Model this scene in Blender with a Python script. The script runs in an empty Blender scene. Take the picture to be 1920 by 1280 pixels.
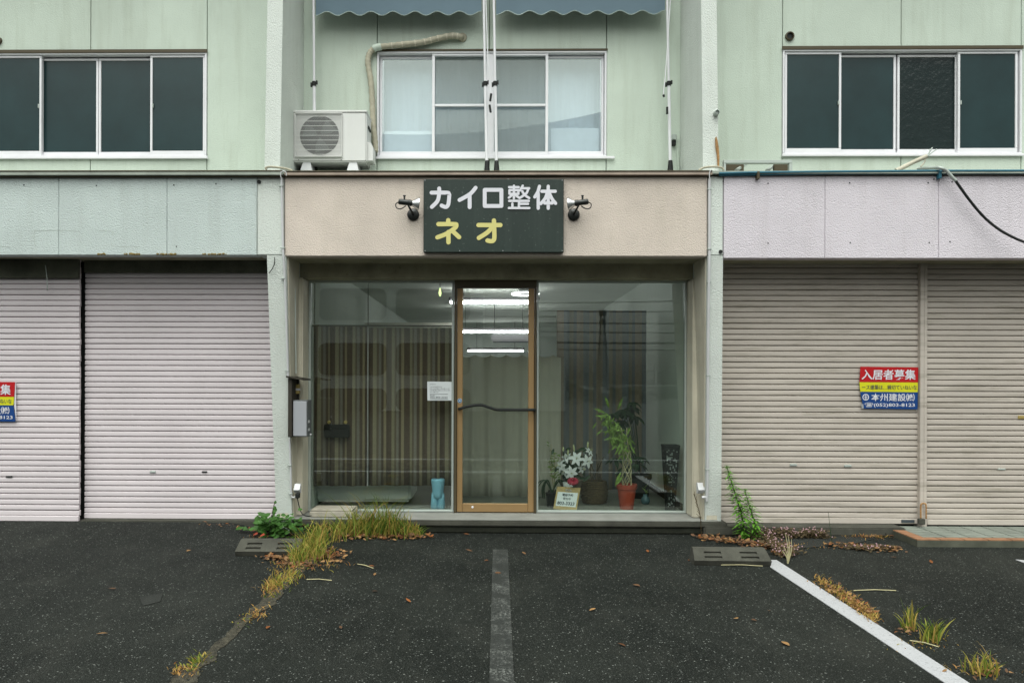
import bpy, bmesh, math, random
from mathutils import Vector, Matrix, noise
R = math.radians
sc = bpy.context.scene
COL = sc.collection
rnd = random.Random(7)

# ---------------------------------------------------------------- camera
F, CX, CY = 1370.0, 906.0, 715.0            # focal length and principal point, in 1920-wide pixels
CAM = Vector((0, 0, 1.38))
CROT = Matrix.Rotation(0.014, 3, 'Z') @ Matrix.Rotation(R(90), 3, 'X') @ Matrix.Rotation(0.003, 3, 'Z')
cam_data = bpy.data.cameras.new('camera')
cam_data.sensor_width = 36
cam_data.lens = F / 1920 * 36
cam_data.shift_x = (960 - CX) / 1920
cam_data.shift_y = (CY - 640) / 1920
cam_data.clip_start = 0.05
cam_data.clip_end = 2000
cam = bpy.data.objects.new('camera', cam_data)
cam.matrix_world = Matrix.Translation(CAM) @ CROT.to_4x4()
COL.objects.link(cam)
sc.camera = cam

# ---------------------------------------------------------------- sky, sun, exposure (overcast)
SUN_EL, SUN_AZ = R(66), R(190)
world = bpy.data.worlds.new('World')
sc.world = world
world.use_nodes = True
wn = world.node_tree
wn.nodes.clear()
w_out = wn.nodes.new('ShaderNodeOutputWorld')
w_bg = wn.nodes.new('ShaderNodeBackground')
w_sky = wn.nodes.new('ShaderNodeTexSky')
w_sky.sky_type = 'NISHITA'
w_sky.sun_disc = False
w_sky.sun_elevation = SUN_EL
w_sky.sun_rotation = SUN_AZ
w_sky.dust_density = 6
w_sky.air_density = 1.0
w_hs = wn.nodes.new('ShaderNodeHueSaturation')
w_hs.inputs['Saturation'].default_value = 0.12
wn.links.new(w_sky.outputs[0], w_hs.inputs['Color'])
w_mx = wn.nodes.new('ShaderNodeMix'); w_mx.data_type = 'RGBA'; w_mx.blend_type = 'MULTIPLY'
w_mx.inputs[0].default_value = 1.0
w_mx.inputs[7].default_value = (0.95, 1.0, 0.955, 1)          # the flat, faintly green light of the overcast day
wn.links.new(w_hs.outputs[0], w_mx.inputs[6])
wn.links.new(w_mx.outputs[2], w_bg.inputs['Color'])
wn.links.new(w_bg.outputs[0], w_out.inputs[0])
w_bg.inputs['Strength'].default_value = 0.092
sun_data = bpy.data.lights.new('sun', 'SUN')
sun_data.energy = 1.5
sun_data.angle = R(95)
sun_data.color = (0.96, 1.0, 0.94)
sun = bpy.data.objects.new('sun', sun_data)
# the sky's sun sits at azimuth SUN_AZ measured clockwise from +Y
sd = Vector((math.sin(SUN_AZ) * math.cos(SUN_EL), math.cos(SUN_AZ) * math.cos(SUN_EL), math.sin(SUN_EL)))
sun.rotation_euler = sd.to_track_quat('Z', 'Y').to_euler()
sun.location = (-8, -20, 40)
COL.objects.link(sun)
sc.view_settings.view_transform = 'Standard'
sc.view_settings.look = 'None'
sc.view_settings.gamma = 1
sc.view_settings.use_curve_mapping = False
sc.view_settings.exposure = 0.92
sc.cycles.use_denoising = True
sc.cycles.max_bounces = 8
sc.cycles.transparent_max_bounces = 16
sc.cycles.sample_clamp_indirect = 4

# ---------------------------------------------------------------- pixel -> place on a plane of known depth
def ray(px, py):
    return CROT @ Vector(((px - CX) / F, -(py - CY) / F, -1))
def at(px, py, Y):
    d = ray(px, py)
    return CAM + d * (Y / d.y)
def ground(px, py, z=0.0):
    d = ray(px, py)
    return CAM + d * ((z - CAM.z) / d.z)
def X(px, Y, py=640): return at(px, py, Y).x
def Z(py, Y, px=930): return at(px, py, Y).z
YF, YG, YS, YU, YFIN = 6.40, 7.03, 6.80, 7.35, 6.60     # fascia, shop glass, shutters, upper wall, fins

# ---------------------------------------------------------------- materials
def nodes(name):
    m = bpy.data.materials.new(name)
    m.use_nodes = True
    nt = m.node_tree
    nt.nodes.clear()
    return m, nt, nt.nodes.new('ShaderNodeOutputMaterial')
def N(nt, t, **kw):
    n = nt.nodes.new(t)
    for k, v in kw.items():
        if k in n.inputs.keys() if isinstance(k, str) else False: n.inputs[k].default_value = v
        else: setattr(n, k, v)
    return n
def ramp(nt, src, a, b, ca=(0, 0, 0, 1), cb=(1, 1, 1, 1)):
    r = nt.nodes.new('ShaderNodeValToRGB')
    r.color_ramp.elements[0].position = a; r.color_ramp.elements[0].color = ca
    r.color_ramp.elements[1].position = b; r.color_ramp.elements[1].color = cb
    nt.links.new(src, r.inputs[0])
    return r.outputs[0]
def mapped(nt, scale):
    g = nt.nodes.new('ShaderNodeNewGeometry')
    mp = nt.nodes.new('ShaderNodeMapping')
    mp.inputs['Scale'].default_value = scale
    nt.links.new(g.outputs['Position'], mp.inputs['Vector'])
    return mp.outputs[0]
def noise_tex(nt, scale, vec=None, detail=4, rough=0.6):
    n = nt.nodes.new('ShaderNodeTexNoise')
    n.inputs['Scale'].default_value = scale
    n.inputs['Detail'].default_value = detail
    n.inputs['Roughness'].default_value = rough
    if vec is None: vec = nt.nodes.new('ShaderNodeNewGeometry').outputs['Position']
    nt.links.new(vec, n.inputs['Vector'])
    return n.outputs['Fac']
def mixc(nt, fac, a, b, mode='MIX'):
    m = nt.nodes.new('ShaderNodeMix'); m.data_type = 'RGBA'; m.blend_type = mode
    for s, v in ((0, fac), (6, a), (7, b)):
        if isinstance(v, (int, float)): m.inputs[s].default_value = v
        elif isinstance(v, tuple): m.inputs[s].default_value = (v[0], v[1], v[2], 1)
        else: nt.links.new(v, m.inputs[s])
    return m.outputs[2]
def mat(name, col, rough=0.6, var=0.12, vscale=2.5, bump=0.0, bscale=60.0, bdist=0.004, spec=0.3, metal=0.0,
        streak=0.0, streak_col=(0.12, 0.12, 0.09), streak_scale=(9, 9, 0.7), speck=0.0, speck_col=(0.03, 0.03, 0.02), speck_scale=45,
        emit=None, estr=0.0, trans=0.0, stucco=False):
    m, nt, out = nodes(name)
    b = nt.nodes.new('ShaderNodeBsdfPrincipled')
    c = tuple(col)
    if var:
        f = ramp(nt, noise_tex(nt, vscale, detail=5), 0.3, 0.72)
        cur = mixc(nt, f, tuple(x * (1 - var) for x in c), tuple(min(1, x * (1 + 0.5 * var)) for x in c))
    else:
        cur = c
    if streak:
        f = ramp(nt, noise_tex(nt, 1.0, mapped(nt, streak_scale), detail=6, rough=0.65), 0.5, 0.82, (0, 0, 0, 1), (streak,) * 3 + (1,))
        cur = mixc(nt, f, cur, streak_col)
    if speck:
        f = ramp(nt, noise_tex(nt, speck_scale, detail=2), 0.66, 0.74, (0, 0, 0, 1), (speck,) * 3 + (1,))
        cur = mixc(nt, f, cur, speck_col)
    if isinstance(cur, tuple): b.inputs['Base Color'].default_value = cur + (1,)
    else: nt.links.new(cur, b.inputs['Base Color'])
    b.inputs['Roughness'].default_value = rough
    b.inputs['Specular IOR Level'].default_value = spec
    b.inputs['Metallic'].default_value = metal
    if emit:
        b.inputs['Emission Color'].default_value = tuple(emit) + (1,)
        b.inputs['Emission Strength'].default_value = estr
    if bump:
        bp = nt.nodes.new('ShaderNodeBump')
        bp.inputs['Strength'].default_value = bump
        bp.inputs['Distance'].default_value = bdist
        h = noise_tex(nt, bscale, detail=3)
        if stucco:
            v = nt.nodes.new('ShaderNodeTexVoronoi'); v.feature = 'SMOOTH_F1'; v.inputs['Scale'].default_value = bscale * 0.8
            v.inputs['Smoothness'].default_value = 0.6
            nt.links.new(nt.nodes.new('ShaderNodeNewGeometry').outputs['Position'], v.inputs['Vector'])
            mm = nt.nodes.new('ShaderNodeMath'); mm.operation = 'SUBTRACT'
            nt.links.new(h, mm.inputs[0]); nt.links.new(v.outputs['Distance'], mm.inputs[1])
            h = mm.outputs[0]
        nt.links.new(h, bp.inputs['Height'])
        nt.links.new(bp.outputs[0], b.inputs['Normal'])
    s = b.outputs[0]
    if trans:
        tr = nt.nodes.new('ShaderNodeBsdfTranslucent')
        if isinstance(cur, tuple): tr.inputs['Color'].default_value = cur + (1,)
        else: nt.links.new(cur, tr.inputs['Color'])
        mx = nt.nodes.new('ShaderNodeMixShader'); mx.inputs[0].default_value = trans
        nt.links.new(s, mx.inputs[1]); nt.links.new(tr.outputs[0], mx.inputs[2]); s = mx.outputs[0]
    nt.links.new(s, out.inputs[0])
    return m
def glass_mat(name, tint=(0.80, 0.86, 0.82), refl=1.0, base=0.085):
    m, nt, out = nodes(name)
    lw = nt.nodes.new('ShaderNodeLayerWeight'); lw.inputs['Blend'].default_value = 0.5
    pw = nt.nodes.new('ShaderNodeMath'); pw.operation = 'POWER'; pw.inputs[1].default_value = 5
    nt.links.new(lw.outputs['Facing'], pw.inputs[0])
    ml = nt.nodes.new('ShaderNodeMath'); ml.operation = 'MULTIPLY_ADD'; ml.inputs[1].default_value = (1 - base) * refl; ml.inputs[2].default_value = base * refl
    nt.links.new(pw.outputs[0], ml.inputs[0])
    tr = nt.nodes.new('ShaderNodeBsdfTransparent'); tr.inputs['Color'].default_value = tuple(math.sqrt(x) for x in tint) + (1,)
    gl = nt.nodes.new('ShaderNodeBsdfGlossy'); gl.inputs['Roughness'].default_value = 0.0; gl.inputs['Color'].default_value = (0.93, 1.0, 0.96, 1)
    mx = nt.nodes.new('ShaderNodeMixShader')
    nt.links.new(ml.outputs[0], mx.inputs[0]); nt.links.new(tr.outputs[0], mx.inputs[1]); nt.links.new(gl.outputs[0], mx.inputs[2])
    nt.links.new(mx.outputs[0], out.inputs[0])
    return m
def stripe_mat(name, cols, period, rough=0.9):
    # woven cloth with vertical stripes
    m, nt, out = nodes(name)
    b = nt.nodes.new('ShaderNodeBsdfPrincipled'); b.inputs['Roughness'].default_value = rough; b.inputs['Specular IOR Level'].default_value = 0.1
    uv = nt.nodes.new('ShaderNodeUVMap')
    sp = nt.nodes.new('ShaderNodeSeparateXYZ'); nt.links.new(uv.outputs[0], sp.inputs[0])
    dv = nt.nodes.new('ShaderNodeMath'); dv.operation = 'DIVIDE'; dv.inputs[1].default_value = period
    fr = nt.nodes.new('ShaderNodeMath'); fr.operation = 'FRACT'
    nt.links.new(sp.outputs[0], dv.inputs[0]); nt.links.new(dv.outputs[0], fr.inputs[0])
    r = nt.nodes.new('ShaderNodeValToRGB'); r.color_ramp.interpolation = 'CONSTANT'
    while len(r.color_ramp.elements) < len(cols): r.color_ramp.elements.new(0.5)
    for e, (p, c) in zip(r.color_ramp.elements, cols): e.position = p; e.color = c + (1,)
    nt.links.new(fr.outputs[0], r.inputs[0])
    cur = mixc(nt, ramp(nt, noise_tex(nt, 60, mapped(nt, (1, 1, 4))), 0.3, 0.7, (0.75, 0.75, 0.75, 1), (1.1, 1.1, 1.1, 1)), (0, 0, 0), r.outputs[0])
    nt.links.new(cur, b.inputs['Base Color'])
    nt.links.new(b.outputs[0], out.inputs[0])
    return m
M = {}
M['wall_green'] = mat('pale_green_render', (0.54, 0.608, 0.53), 0.85, 0.10, 1.2, 0.5, 130, 0.004, streak=0.32, streak_col=(0.26, 0.28, 0.20), stucco=True, speck=0.12, speck_col=(0.3, 0.33, 0.26), speck_scale=90)
M['fin'] = mat('pale_mint_stucco', (0.625, 0.66, 0.62), 0.85, 0.08, 1.5, 0.8, 130, 0.005, streak=0.22, streak_col=(0.33, 0.35, 0.28), stucco=True)
M['fascia_cream'] = mat('cream_stucco', (0.63, 0.545, 0.48), 0.85, 0.12, 2.2, 0.8, 120, 0.005, streak=0.32, streak_col=(0.36, 0.33, 0.25), stucco=True, streak_scale=(5, 5, 1.2))
M['fascia_blue'] = mat('pale_blue_stucco', (0.535, 0.598, 0.582), 0.85, 0.08, 2.0, 1.0, 120, 0.005, streak=0.25, streak_col=(0.30, 0.32, 0.29), stucco=True)
M['fascia_lilac'] = mat('lilac_stucco', (0.67, 0.615, 0.665), 0.85, 0.08, 2.0, 1.0, 120, 0.005, streak=0.30, streak_col=(0.38, 0.33, 0.33), stucco=True)
M['jamb'] = mat('cream_jamb_paint', (0.56, 0.52, 0.42), 0.7, 0.14, 3, 0.25, 40, 0.003, streak=0.3)
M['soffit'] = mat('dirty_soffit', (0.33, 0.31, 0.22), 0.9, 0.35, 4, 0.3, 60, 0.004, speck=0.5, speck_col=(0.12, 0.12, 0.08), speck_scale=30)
M['concrete'] = mat('weathered_concrete', (0.068, 0.067, 0.054), 0.95, 0.35, 6, 0.8, 140, 0.006, speck=0.6, speck_col=(0.10, 0.10, 0.08), speck_scale=80)
M['concrete_dark'] = mat('mossy_concrete_and_shade', (0.10, 0.104, 0.078), 0.95, 0.4, 5, 0.8, 120, 0.008, speck=0.5, speck_col=(0.03, 0.03, 0.02), speck_scale=60)  # mossy concrete; also the painted shade tone of the shutter boxes
M['black_moss'] = mat('black_mossy_base', (0.02, 0.022, 0.015), 0.95, 0.4, 8, 0.8, 100, 0.008, speck=0.5, speck_col=(0.10, 0.10, 0.08), speck_scale=90)
M['matte_brown'] = mat('matte_brown_skirting', (0.035, 0.03, 0.02), 0.95, 0.1, spec=0.05)
M['sill'] = mat('terrazzo_sill', (0.24, 0.24, 0.22), 0.8, 0.2, 6, 0.4, 150, 0.003, speck=0.8, speck_col=(0.14, 0.14, 0.12), speck_scale=130)
M['shutter_pink'] = mat('pinkish_white_shutter_paint', (0.66, 0.595, 0.615), 0.5, 0.07, 1.5, 0.1, 30, 0.002, spec=0.35, streak=0.15, streak_col=(0.42, 0.38, 0.36), streak_scale=(3, 3, 1.5))
M['shutter_beige'] = mat('beige_shutter_paint', (0.50, 0.445, 0.395), 0.55, 0.09, 1.5, 0.1, 30, 0.002, spec=0.3, streak=0.75, streak_col=(0.17, 0.15, 0.10), streak_scale=(2, 2, 26))
M['alu'] = mat('white_aluminium', (0.74, 0.73, 0.76), 0.4, 0.06, 4, spec=0.4)
M['alu_dull'] = mat('dull_aluminium', (0.42, 0.46, 0.43), 0.45, 0.1, 4, metal=0.3)
M['bronze'] = mat('tan_anodised_door', (0.30, 0.19, 0.085), 0.42, 0.08, 3, spec=0.45, metal=0.25)
M['brown_dark'] = mat('dark_brown_frame', (0.07, 0.055, 0.03), 0.5, 0.1, 4)
M['brown_trim'] = mat('brown_flashing', (0.40, 0.32, 0.26), 0.6, 0.25, 5, spec=0.35)
M['grey_trim'] = mat('grey_green_flashing', (0.33, 0.36, 0.31), 0.6, 0.25, 5)
M['black_trim'] = mat('black_rubber', (0.012, 0.014, 0.013), 0.6, 0.1)
M['blue_pipe'] = mat('blue_green_pipe', (0.03, 0.14, 0.20), 0.5, 0.2, 6)
M['dark_pane'] = mat('dark_frosted_glass', (0.013, 0.034, 0.037), 0.26, 0.25, 2, 0.25, 70, 0.002, spec=0.30)
M['wavy_pane'] = mat('rippled_dark_glass', (0.008, 0.017, 0.017), 0.14, 0.1, 2, 0.6, 16, 0.01, spec=0.28)
M['glass'] = glass_mat('shop_glass', base=0.068)
M['win_glass'] = glass_mat('window_glass', (0.85, 0.9, 0.92))
M['white_plastic'] = mat('white_plastic', (0.56, 0.56, 0.57), 0.45, 0.05, 4, spec=0.4)
M['ac_white'] = mat('ac_casing', (0.66, 0.655, 0.64), 0.45, 0.06, 3, spec=0.4, streak=0.12, streak_col=(0.4, 0.38, 0.32))
M['ac_dark'] = mat('ac_inside', (0.03, 0.035, 0.034), 0.7, 0.1)
M['fan_grey'] = mat('fan_grey', (0.08, 0.095, 0.09), 0.5, 0.1)
M['tape'] = mat('tan_pipe_tape', (0.42, 0.39, 0.30), 0.7, 0.2, 20, 0.5, 60, 0.004)
M['sign_green'] = mat('dark_green_board', (0.012, 0.024, 0.019), 0.42, 0.15, 2, spec=0.4, streak=0.10, streak_col=(0.12, 0.14, 0.13), streak_scale=(16, 16, 0.6), speck=0.35, speck_col=(0.16, 0.18, 0.16), speck_scale=60)
M['letter_white'] = mat('white_lettering', (0.66, 0.65, 0.70), 0.5, 0.04)
M['letter_yellow'] = mat('yellow_lettering', (0.62, 0.56, 0.21), 0.5, 0.05)
M['black_metal'] = mat('black_lamp_paint', (0.012, 0.014, 0.013), 0.4, 0.1, spec=0.5)
M['reflector'] = mat('silvered_reflector_bulb', (0.75, 0.75, 0.75), 0.25, 0.05, metal=0.9)
M['awning'] = mat('slate_blue_awning_cloth', (0.165, 0.235, 0.285), 0.85, 0.08, 3, trans=0.25)
M['awning_edge'] = mat('pale_awning_edging', (0.38, 0.45, 0.42), 0.8, 0.05)
M['curtain_grey'] = mat('grey_net_curtain', (0.60, 0.68, 0.75), 0.9, 0.08, 3, trans=0.25)
M['linen'] = mat('bluish_white_linen', (0.62, 0.68, 0.73), 0.85, 0.08, 8)
M['screen'] = None
M['bed_white'] = mat('white_vinyl', (0.55, 0.58, 0.56), 0.5, 0.06)
M['room_wall'] = mat('room_wall_paper', (0.56, 0.62, 0.56), 0.9, 0.06)
M['room_ceiling'] = mat('room_ceiling_board', (0.50, 0.54, 0.48), 0.9, 0.08)
M['room_floor'] = mat('room_floor_vinyl', (0.17, 0.18, 0.15), 0.5, 0.15, 3)
M['sheet'] = mat('beige_sheet_cloth', (0.70, 0.69, 0.60), 0.95, 0.06, 3, trans=0.5)
M['tube'] = mat('fluorescent_tube', (0.8, 0.8, 0.8), 0.5, 0, emit=(1.0, 0.96, 1.0), estr=34.0)
M['ring_tube'] = mat('ring_fluorescent_tube', (0.8, 0.8, 0.8), 0.5, 0, emit=(1.0, 0.98, 1.0), estr=9.0)
M['pendant'] = mat('lit_pendant_bulb', (0.8, 0.8, 0.5), 0.5, 0, emit=(0.75, 0.9, 0.35), estr=1.2)
M['lamp_body'] = mat('lamp_fitting_white', (0.05, 0.05, 0.05), 0.5, 0.05)
M['striped'] = stripe_mat('brown_striped_cloth', [(0.0, (0.11, 0.08, 0.06)), (0.30, (0.25, 0.215, 0.145)), (0.48, (0.14, 0.108, 0.08)), (0.58, (0.20, 0.175, 0.145)), (0.72, (0.11, 0.08, 0.06)), (0.86, (0.26, 0.21, 0.135))], 0.21)
M['striped_pale'] = stripe_mat('pale_striped_cloth', [(0.0, (0.33, 0.27, 0.21)), (0.35, (0.22, 0.24, 0.26)), (0.65, (0.30, 0.26, 0.20)), (0.85, (0.20, 0.21, 0.22))], 0.27)
M['blue_plastic'] = mat('light_blue_plastic', (0.28, 0.58, 0.74), 0.4, 0.08, trans=0.2)
M['wood_dark'] = mat('dark_weathered_wood', (0.035, 0.030, 0.022), 0.7, 0.3, 10, 0.3, 40)
M['wood_light'] = mat('plank_grey_beige', (0.36, 0.33, 0.27), 0.8, 0.2, 8, 0.3, 60)
M['brass'] = mat('dull_gold', (0.45, 0.34, 0.12), 0.45, 0.1, metal=0.4)
M['silver_box'] = mat('silver_letterbox_face', (0.40, 0.41, 0.44), 0.4, 0.04, metal=0.3)
M['bag'] = mat('dark_brown_leather', (0.014, 0.012, 0.010), 0.6, 0.1)
M['terracotta'] = mat('terracotta_pot', (0.33, 0.055, 0.028), 0.6, 0.15, 8)
M['lattice'] = mat('dark_lattice_wood', (0.012, 0.014, 0.013), 0.6, 0.1)
M['lattice_paper'] = mat('lamp_paper', (0.40, 0.44, 0.42), 0.8, 0.1)
M['basket'] = mat('wicker', (0.11, 0.08, 0.04), 0.8, 0.3, 30, 0.8, 60, 0.01)
M['petal'] = mat('white_lily_petal', (0.72, 0.74, 0.74), 0.6, 0.04, trans=0.2)
M['bud'] = mat('lily_bud', (0.45, 0.48, 0.26), 0.6, 0.05)
M['ribbon'] = mat('crimson_ribbon', (0.38, 0.02, 0.05), 0.4, 0.1)
M['leaf_house'] = mat('houseplant_leaf', (0.20, 0.32, 0.06), 0.5, 0.5, 40, trans=0.2)
M['leaf_dark'] = mat('dark_houseplant_leaf', (0.02, 0.05, 0.02), 0.5, 0.3, 20)
M['stem_pale'] = mat('pale_stem', (0.42, 0.38, 0.22), 0.7, 0.2, 15)
M['soil'] = mat('potting_soil', (0.03, 0.022, 0.015), 0.95, 0.3, 30)
M['gold_frame'] = mat('ornate_gold_frame', (0.40, 0.29, 0.12), 0.6, 0.25, 25, 0.4, 60)
M['paper'] = mat('white_paper', (0.62, 0.65, 0.66), 0.7, 0.03)
M['ink'] = mat('dark_ink', (0.05, 0.06, 0.07), 0.7, 0)
M['ban_red'] = mat('banner_red', (0.44, 0.008, 0.012), 0.45, 0.08, 6)
M['ban_yellow'] = mat('banner_yellow', (0.62, 0.60, 0.015), 0.45, 0.05, 6)
M['ban_blue'] = mat('banner_blue', (0.007, 0.05, 0.20), 0.45, 0.08, 6)
M['ban_grey'] = mat('banner_back', (0.32, 0.33, 0.34), 0.6, 0.1)
M['sticker_blue'] = mat('sticker_blue', (0.02, 0.15, 0.32), 0.4, 0)
M['line_white'] = None
M['grass'] = None
M['rust'] = mat('rust_stain', (0.40, 0.22, 0.09), 0.9, 0.5, 60, 0.4, 60)
M['tile_grey'] = mat('grey_green_tile', (0.20, 0.22, 0.19), 0.6, 0.25, 6)
M['tile_orange'] = mat('terracotta_edge_tile', (0.30, 0.15, 0.08), 0.7, 0.3, 10)
M['dead_leaf'] = None
M['red_brown'] = mat('red_brown_weed', (0.085, 0.06, 0.028), 0.8, 0.4, 40)
M['pink'] = mat('pink_weed_flower', (0.42, 0.26, 0.28), 0.7, 0.25, 60)
M['green_leaf'] = mat('green_weed_leaf', (0.055, 0.15, 0.025), 0.55, 0.4, 18, trans=0.2)
M['green_bright'] = mat('goldenrod_leaf', (0.12, 0.30, 0.03), 0.55, 0.35, 18, trans=0.2)
M['opp_white'] = mat('opposite_white_wall', (0.78, 0.80, 0.78), 0.8, 0.08)
M['opp_glass'] = mat('opposite_dark_glass', (0.05, 0.055, 0.05), 0.3, 0.1)
M['tree_leaf'] = mat('tree_leaf', (0.035, 0.055, 0.022), 0.7, 0.4, 2)
M['bark'] = mat('tree_bark', (0.08, 0.06, 0.04), 0.9, 0.3, 8)
M['steel'] = mat('grey_steel', (0.11, 0.12, 0.12), 0.6, 0.1)
M['pole_conc'] = mat('pole_concrete', (0.16, 0.16, 0.15), 0.8, 0.1)

def blade_mat(name, cols, tr=0.25):
    m, nt, out = nodes(name)
    b = nt.nodes.new('ShaderNodeBsdfPrincipled'); b.inputs['Roughness'].default_value = 0.65; b.inputs['Specular IOR Level'].default_value = 0.2
    a = nt.nodes.new('ShaderNodeAttribute'); a.attribute_name = 'tone'
    r = nt.nodes.new('ShaderNodeValToRGB')
    while len(r.color_ramp.elements) < len(cols): r.color_ramp.elements.new(0.5)
    for i, (e, c) in enumerate(zip(r.color_ramp.elements, cols)): e.position = i / (len(cols) - 1); e.color = c + (1,)
    nt.links.new(a.outputs['Fac'], r.inputs[0])
    nt.links.new(r.outputs[0], b.inputs['Base Color'])
    t = nt.nodes.new('ShaderNodeBsdfTranslucent'); nt.links.new(r.outputs[0], t.inputs[0])
    mx = nt.nodes.new('ShaderNodeMixShader'); mx.inputs[0].default_value = tr
    nt.links.new(b.outputs[0], mx.inputs[1]); nt.links.new(t.outputs[0], mx.inputs[2]); nt.links.new(mx.outputs[0], out.inputs[0])
    return m
M['grass'] = blade_mat('grass_blades', [(0.06, 0.12, 0.015), (0.15, 0.21, 0.03), (0.30, 0.28, 0.05), (0.42, 0.27, 0.08), (0.36, 0.17, 0.06)])
M['dead_leaf'] = blade_mat('fallen_leaves', [(0.24, 0.085, 0.025), (0.10, 0.042, 0.018), (0.30, 0.17, 0.07), (0.14, 0.075, 0.04), (0.045, 0.028, 0.018)], 0.1)

def screen_mat():
    m, nt, out = nodes('insect_screen')
    tr = nt.nodes.new('ShaderNodeBsdfTransparent')
    d = nt.nodes.new('ShaderNodeBsdfDiffuse'); d.inputs[0].default_value = (0.26, 0.29, 0.28, 1)
    mx = nt.nodes.new('ShaderNodeMixShader'); mx.inputs[0].default_value = 0.24
    nt.links.new(tr.outputs[0], mx.inputs[1]); nt.links.new(d.outputs[0], mx.inputs[2]); nt.links.new(mx.outputs[0], out.inputs[0])
    return m
M['screen'] = screen_mat()

def asphalt_mat():
    m, nt, out = nodes('worn_asphalt')
    b = nt.nodes.new('ShaderNodeBsdfPrincipled'); b.inputs['Specular IOR Level'].default_value = 0.14
    big = ramp(nt, noise_tex(nt, 0.8, detail=6, rough=0.65), 0.36, 0.70)
    cur = mixc(nt, big, (0.0052, 0.0068, 0.0056), (0.0165, 0.0188, 0.0160))
    wear = ramp(nt, noise_tex(nt, 2.4, mapped(nt, (1.6, 0.7, 1)), detail=8, rough=0.7), 0.50, 0.78, (0, 0, 0, 1), (0.75, 0.75, 0.75, 1))
    cur = mixc(nt, wear, cur, (0.027, 0.028, 0.024))
    stain = ramp(nt, noise_tex(nt, 1.3, detail=3), 0.62, 0.70, (0, 0, 0, 1), (0.6, 0.6, 0.6, 1))
    cur = mixc(nt, stain, cur, (0.006, 0.0068, 0.006))
    grain = ramp(nt, noise_tex(nt, 150, detail=2), 0.35, 0.75, (0.35, 0.35, 0.35, 1), (2.0, 2.0, 1.95, 1))
    cur = mixc(nt, 1.0, cur, grain, 'MULTIPLY')
    for sc_, thr, col, amt in ((48, 0.20, (0.16, 0.165, 0.15), 0.9), (80, 0.26, (0.20, 0.21, 0.195), 0.92), (125, 0.30, (0.065, 0.07, 0.064), 0.85), (210, 0.34, (0.04, 0.044, 0.04), 0.8)):
        v = nt.nodes.new('ShaderNodeTexVoronoi'); v.inputs['Scale'].default_value = sc_; v.inputs['Randomness'].default_value = 1
        nt.links.new(nt.nodes.new('ShaderNodeNewGeometry').outputs['Position'], v.inputs['Vector'])
        d = ramp(nt, v.outputs['Distance'], thr, thr + 0.10, (1, 1, 1, 1), (0, 0, 0, 1))
        s = nt.nodes.new('ShaderNodeSeparateColor'); nt.links.new(v.outputs['Color'], s.inputs[0])
        pick = ramp(nt, s.outputs[0], 0.90 if sc_ < 60 else 0.84 if sc_ < 100 else 0.60, 0.99, (0, 0, 0, 1), (amt, amt, amt, 1))
        f = mixc(nt, 1.0, d, pick, 'MULTIPLY')
        cur = mixc(nt, f, cur, col)
    nt.links.new(cur, b.inputs['Base Color'])
    b.inputs['Roughness'].default_value = 0.75
    bp = nt.nodes.new('ShaderNodeBump'); bp.inputs['Strength'].default_value = 0.9; bp.inputs['Distance'].default_value = 0.006
    nt.links.new(noise_tex(nt, 120, detail=3), bp.inputs['Height']); nt.links.new(bp.outputs[0], b.inputs['Normal'])
    nt.links.new(b.outputs[0], out.inputs[0])
    return m
M['asphalt'] = asphalt_mat()
def paint_mat(name, col, wear):
    m, nt, out = nodes(name)
    b = nt.nodes.new('ShaderNodeBsdfPrincipled'); b.inputs['Roughness'].default_value = 0.7
    f1 = ramp(nt, noise_tex(nt, 90, detail=4, rough=0.8), wear, wear + 0.14)
    f2 = ramp(nt, noise_tex(nt, 5.0, detail=6, rough=0.7), 0.46, 0.62)
    if wear > 0.4:
        f1 = mixc(nt, 1.0, f1, mixc(nt, f2, (0.05, 0.05, 0.05), (1.0, 1.0, 1.0)), 'MULTIPLY')
    c = mixc(nt, f1, (0.010, 0.012, 0.010), col)
    nt.links.new(c, b.inputs['Base Color'])
    bp = nt.nodes.new('ShaderNodeBump'); bp.inputs['Strength'].default_value = 0.5; bp.inputs['Distance'].default_value = 0.004
    nt.links.new(noise_tex(nt, 120, detail=3), bp.inputs['Height']); nt.links.new(bp.outputs[0], b.inputs['Normal'])
    nt.links.new(b.outputs[0], out.inputs[0])
    return m
M['line_white'] = paint_mat('white_road_paint', (0.37, 0.37, 0.385), 0.29)
M['line_faded'] = paint_mat('worn_road_paint', (0.24, 0.25, 0.23), 0.50)
M['dirt'] = mat('dirt_in_crack', (0.075, 0.068, 0.048), 0.95, 0.65, 30, 1.0, 70, 0.03, speck=1.0, speck_col=(0.016, 0.018, 0.016), speck_scale=22, streak=0.9, streak_col=(0.02, 0.022, 0.02), streak_scale=(26, 8, 8))
M['asphalt_patch'] = mat('grey_asphalt_patch', (0.020, 0.022, 0.019), 0.9, 0.3, 9, 0.9, 130, 0.006, speck=0.5, speck_col=(0.12, 0.12, 0.115), speck_scale=110)

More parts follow.
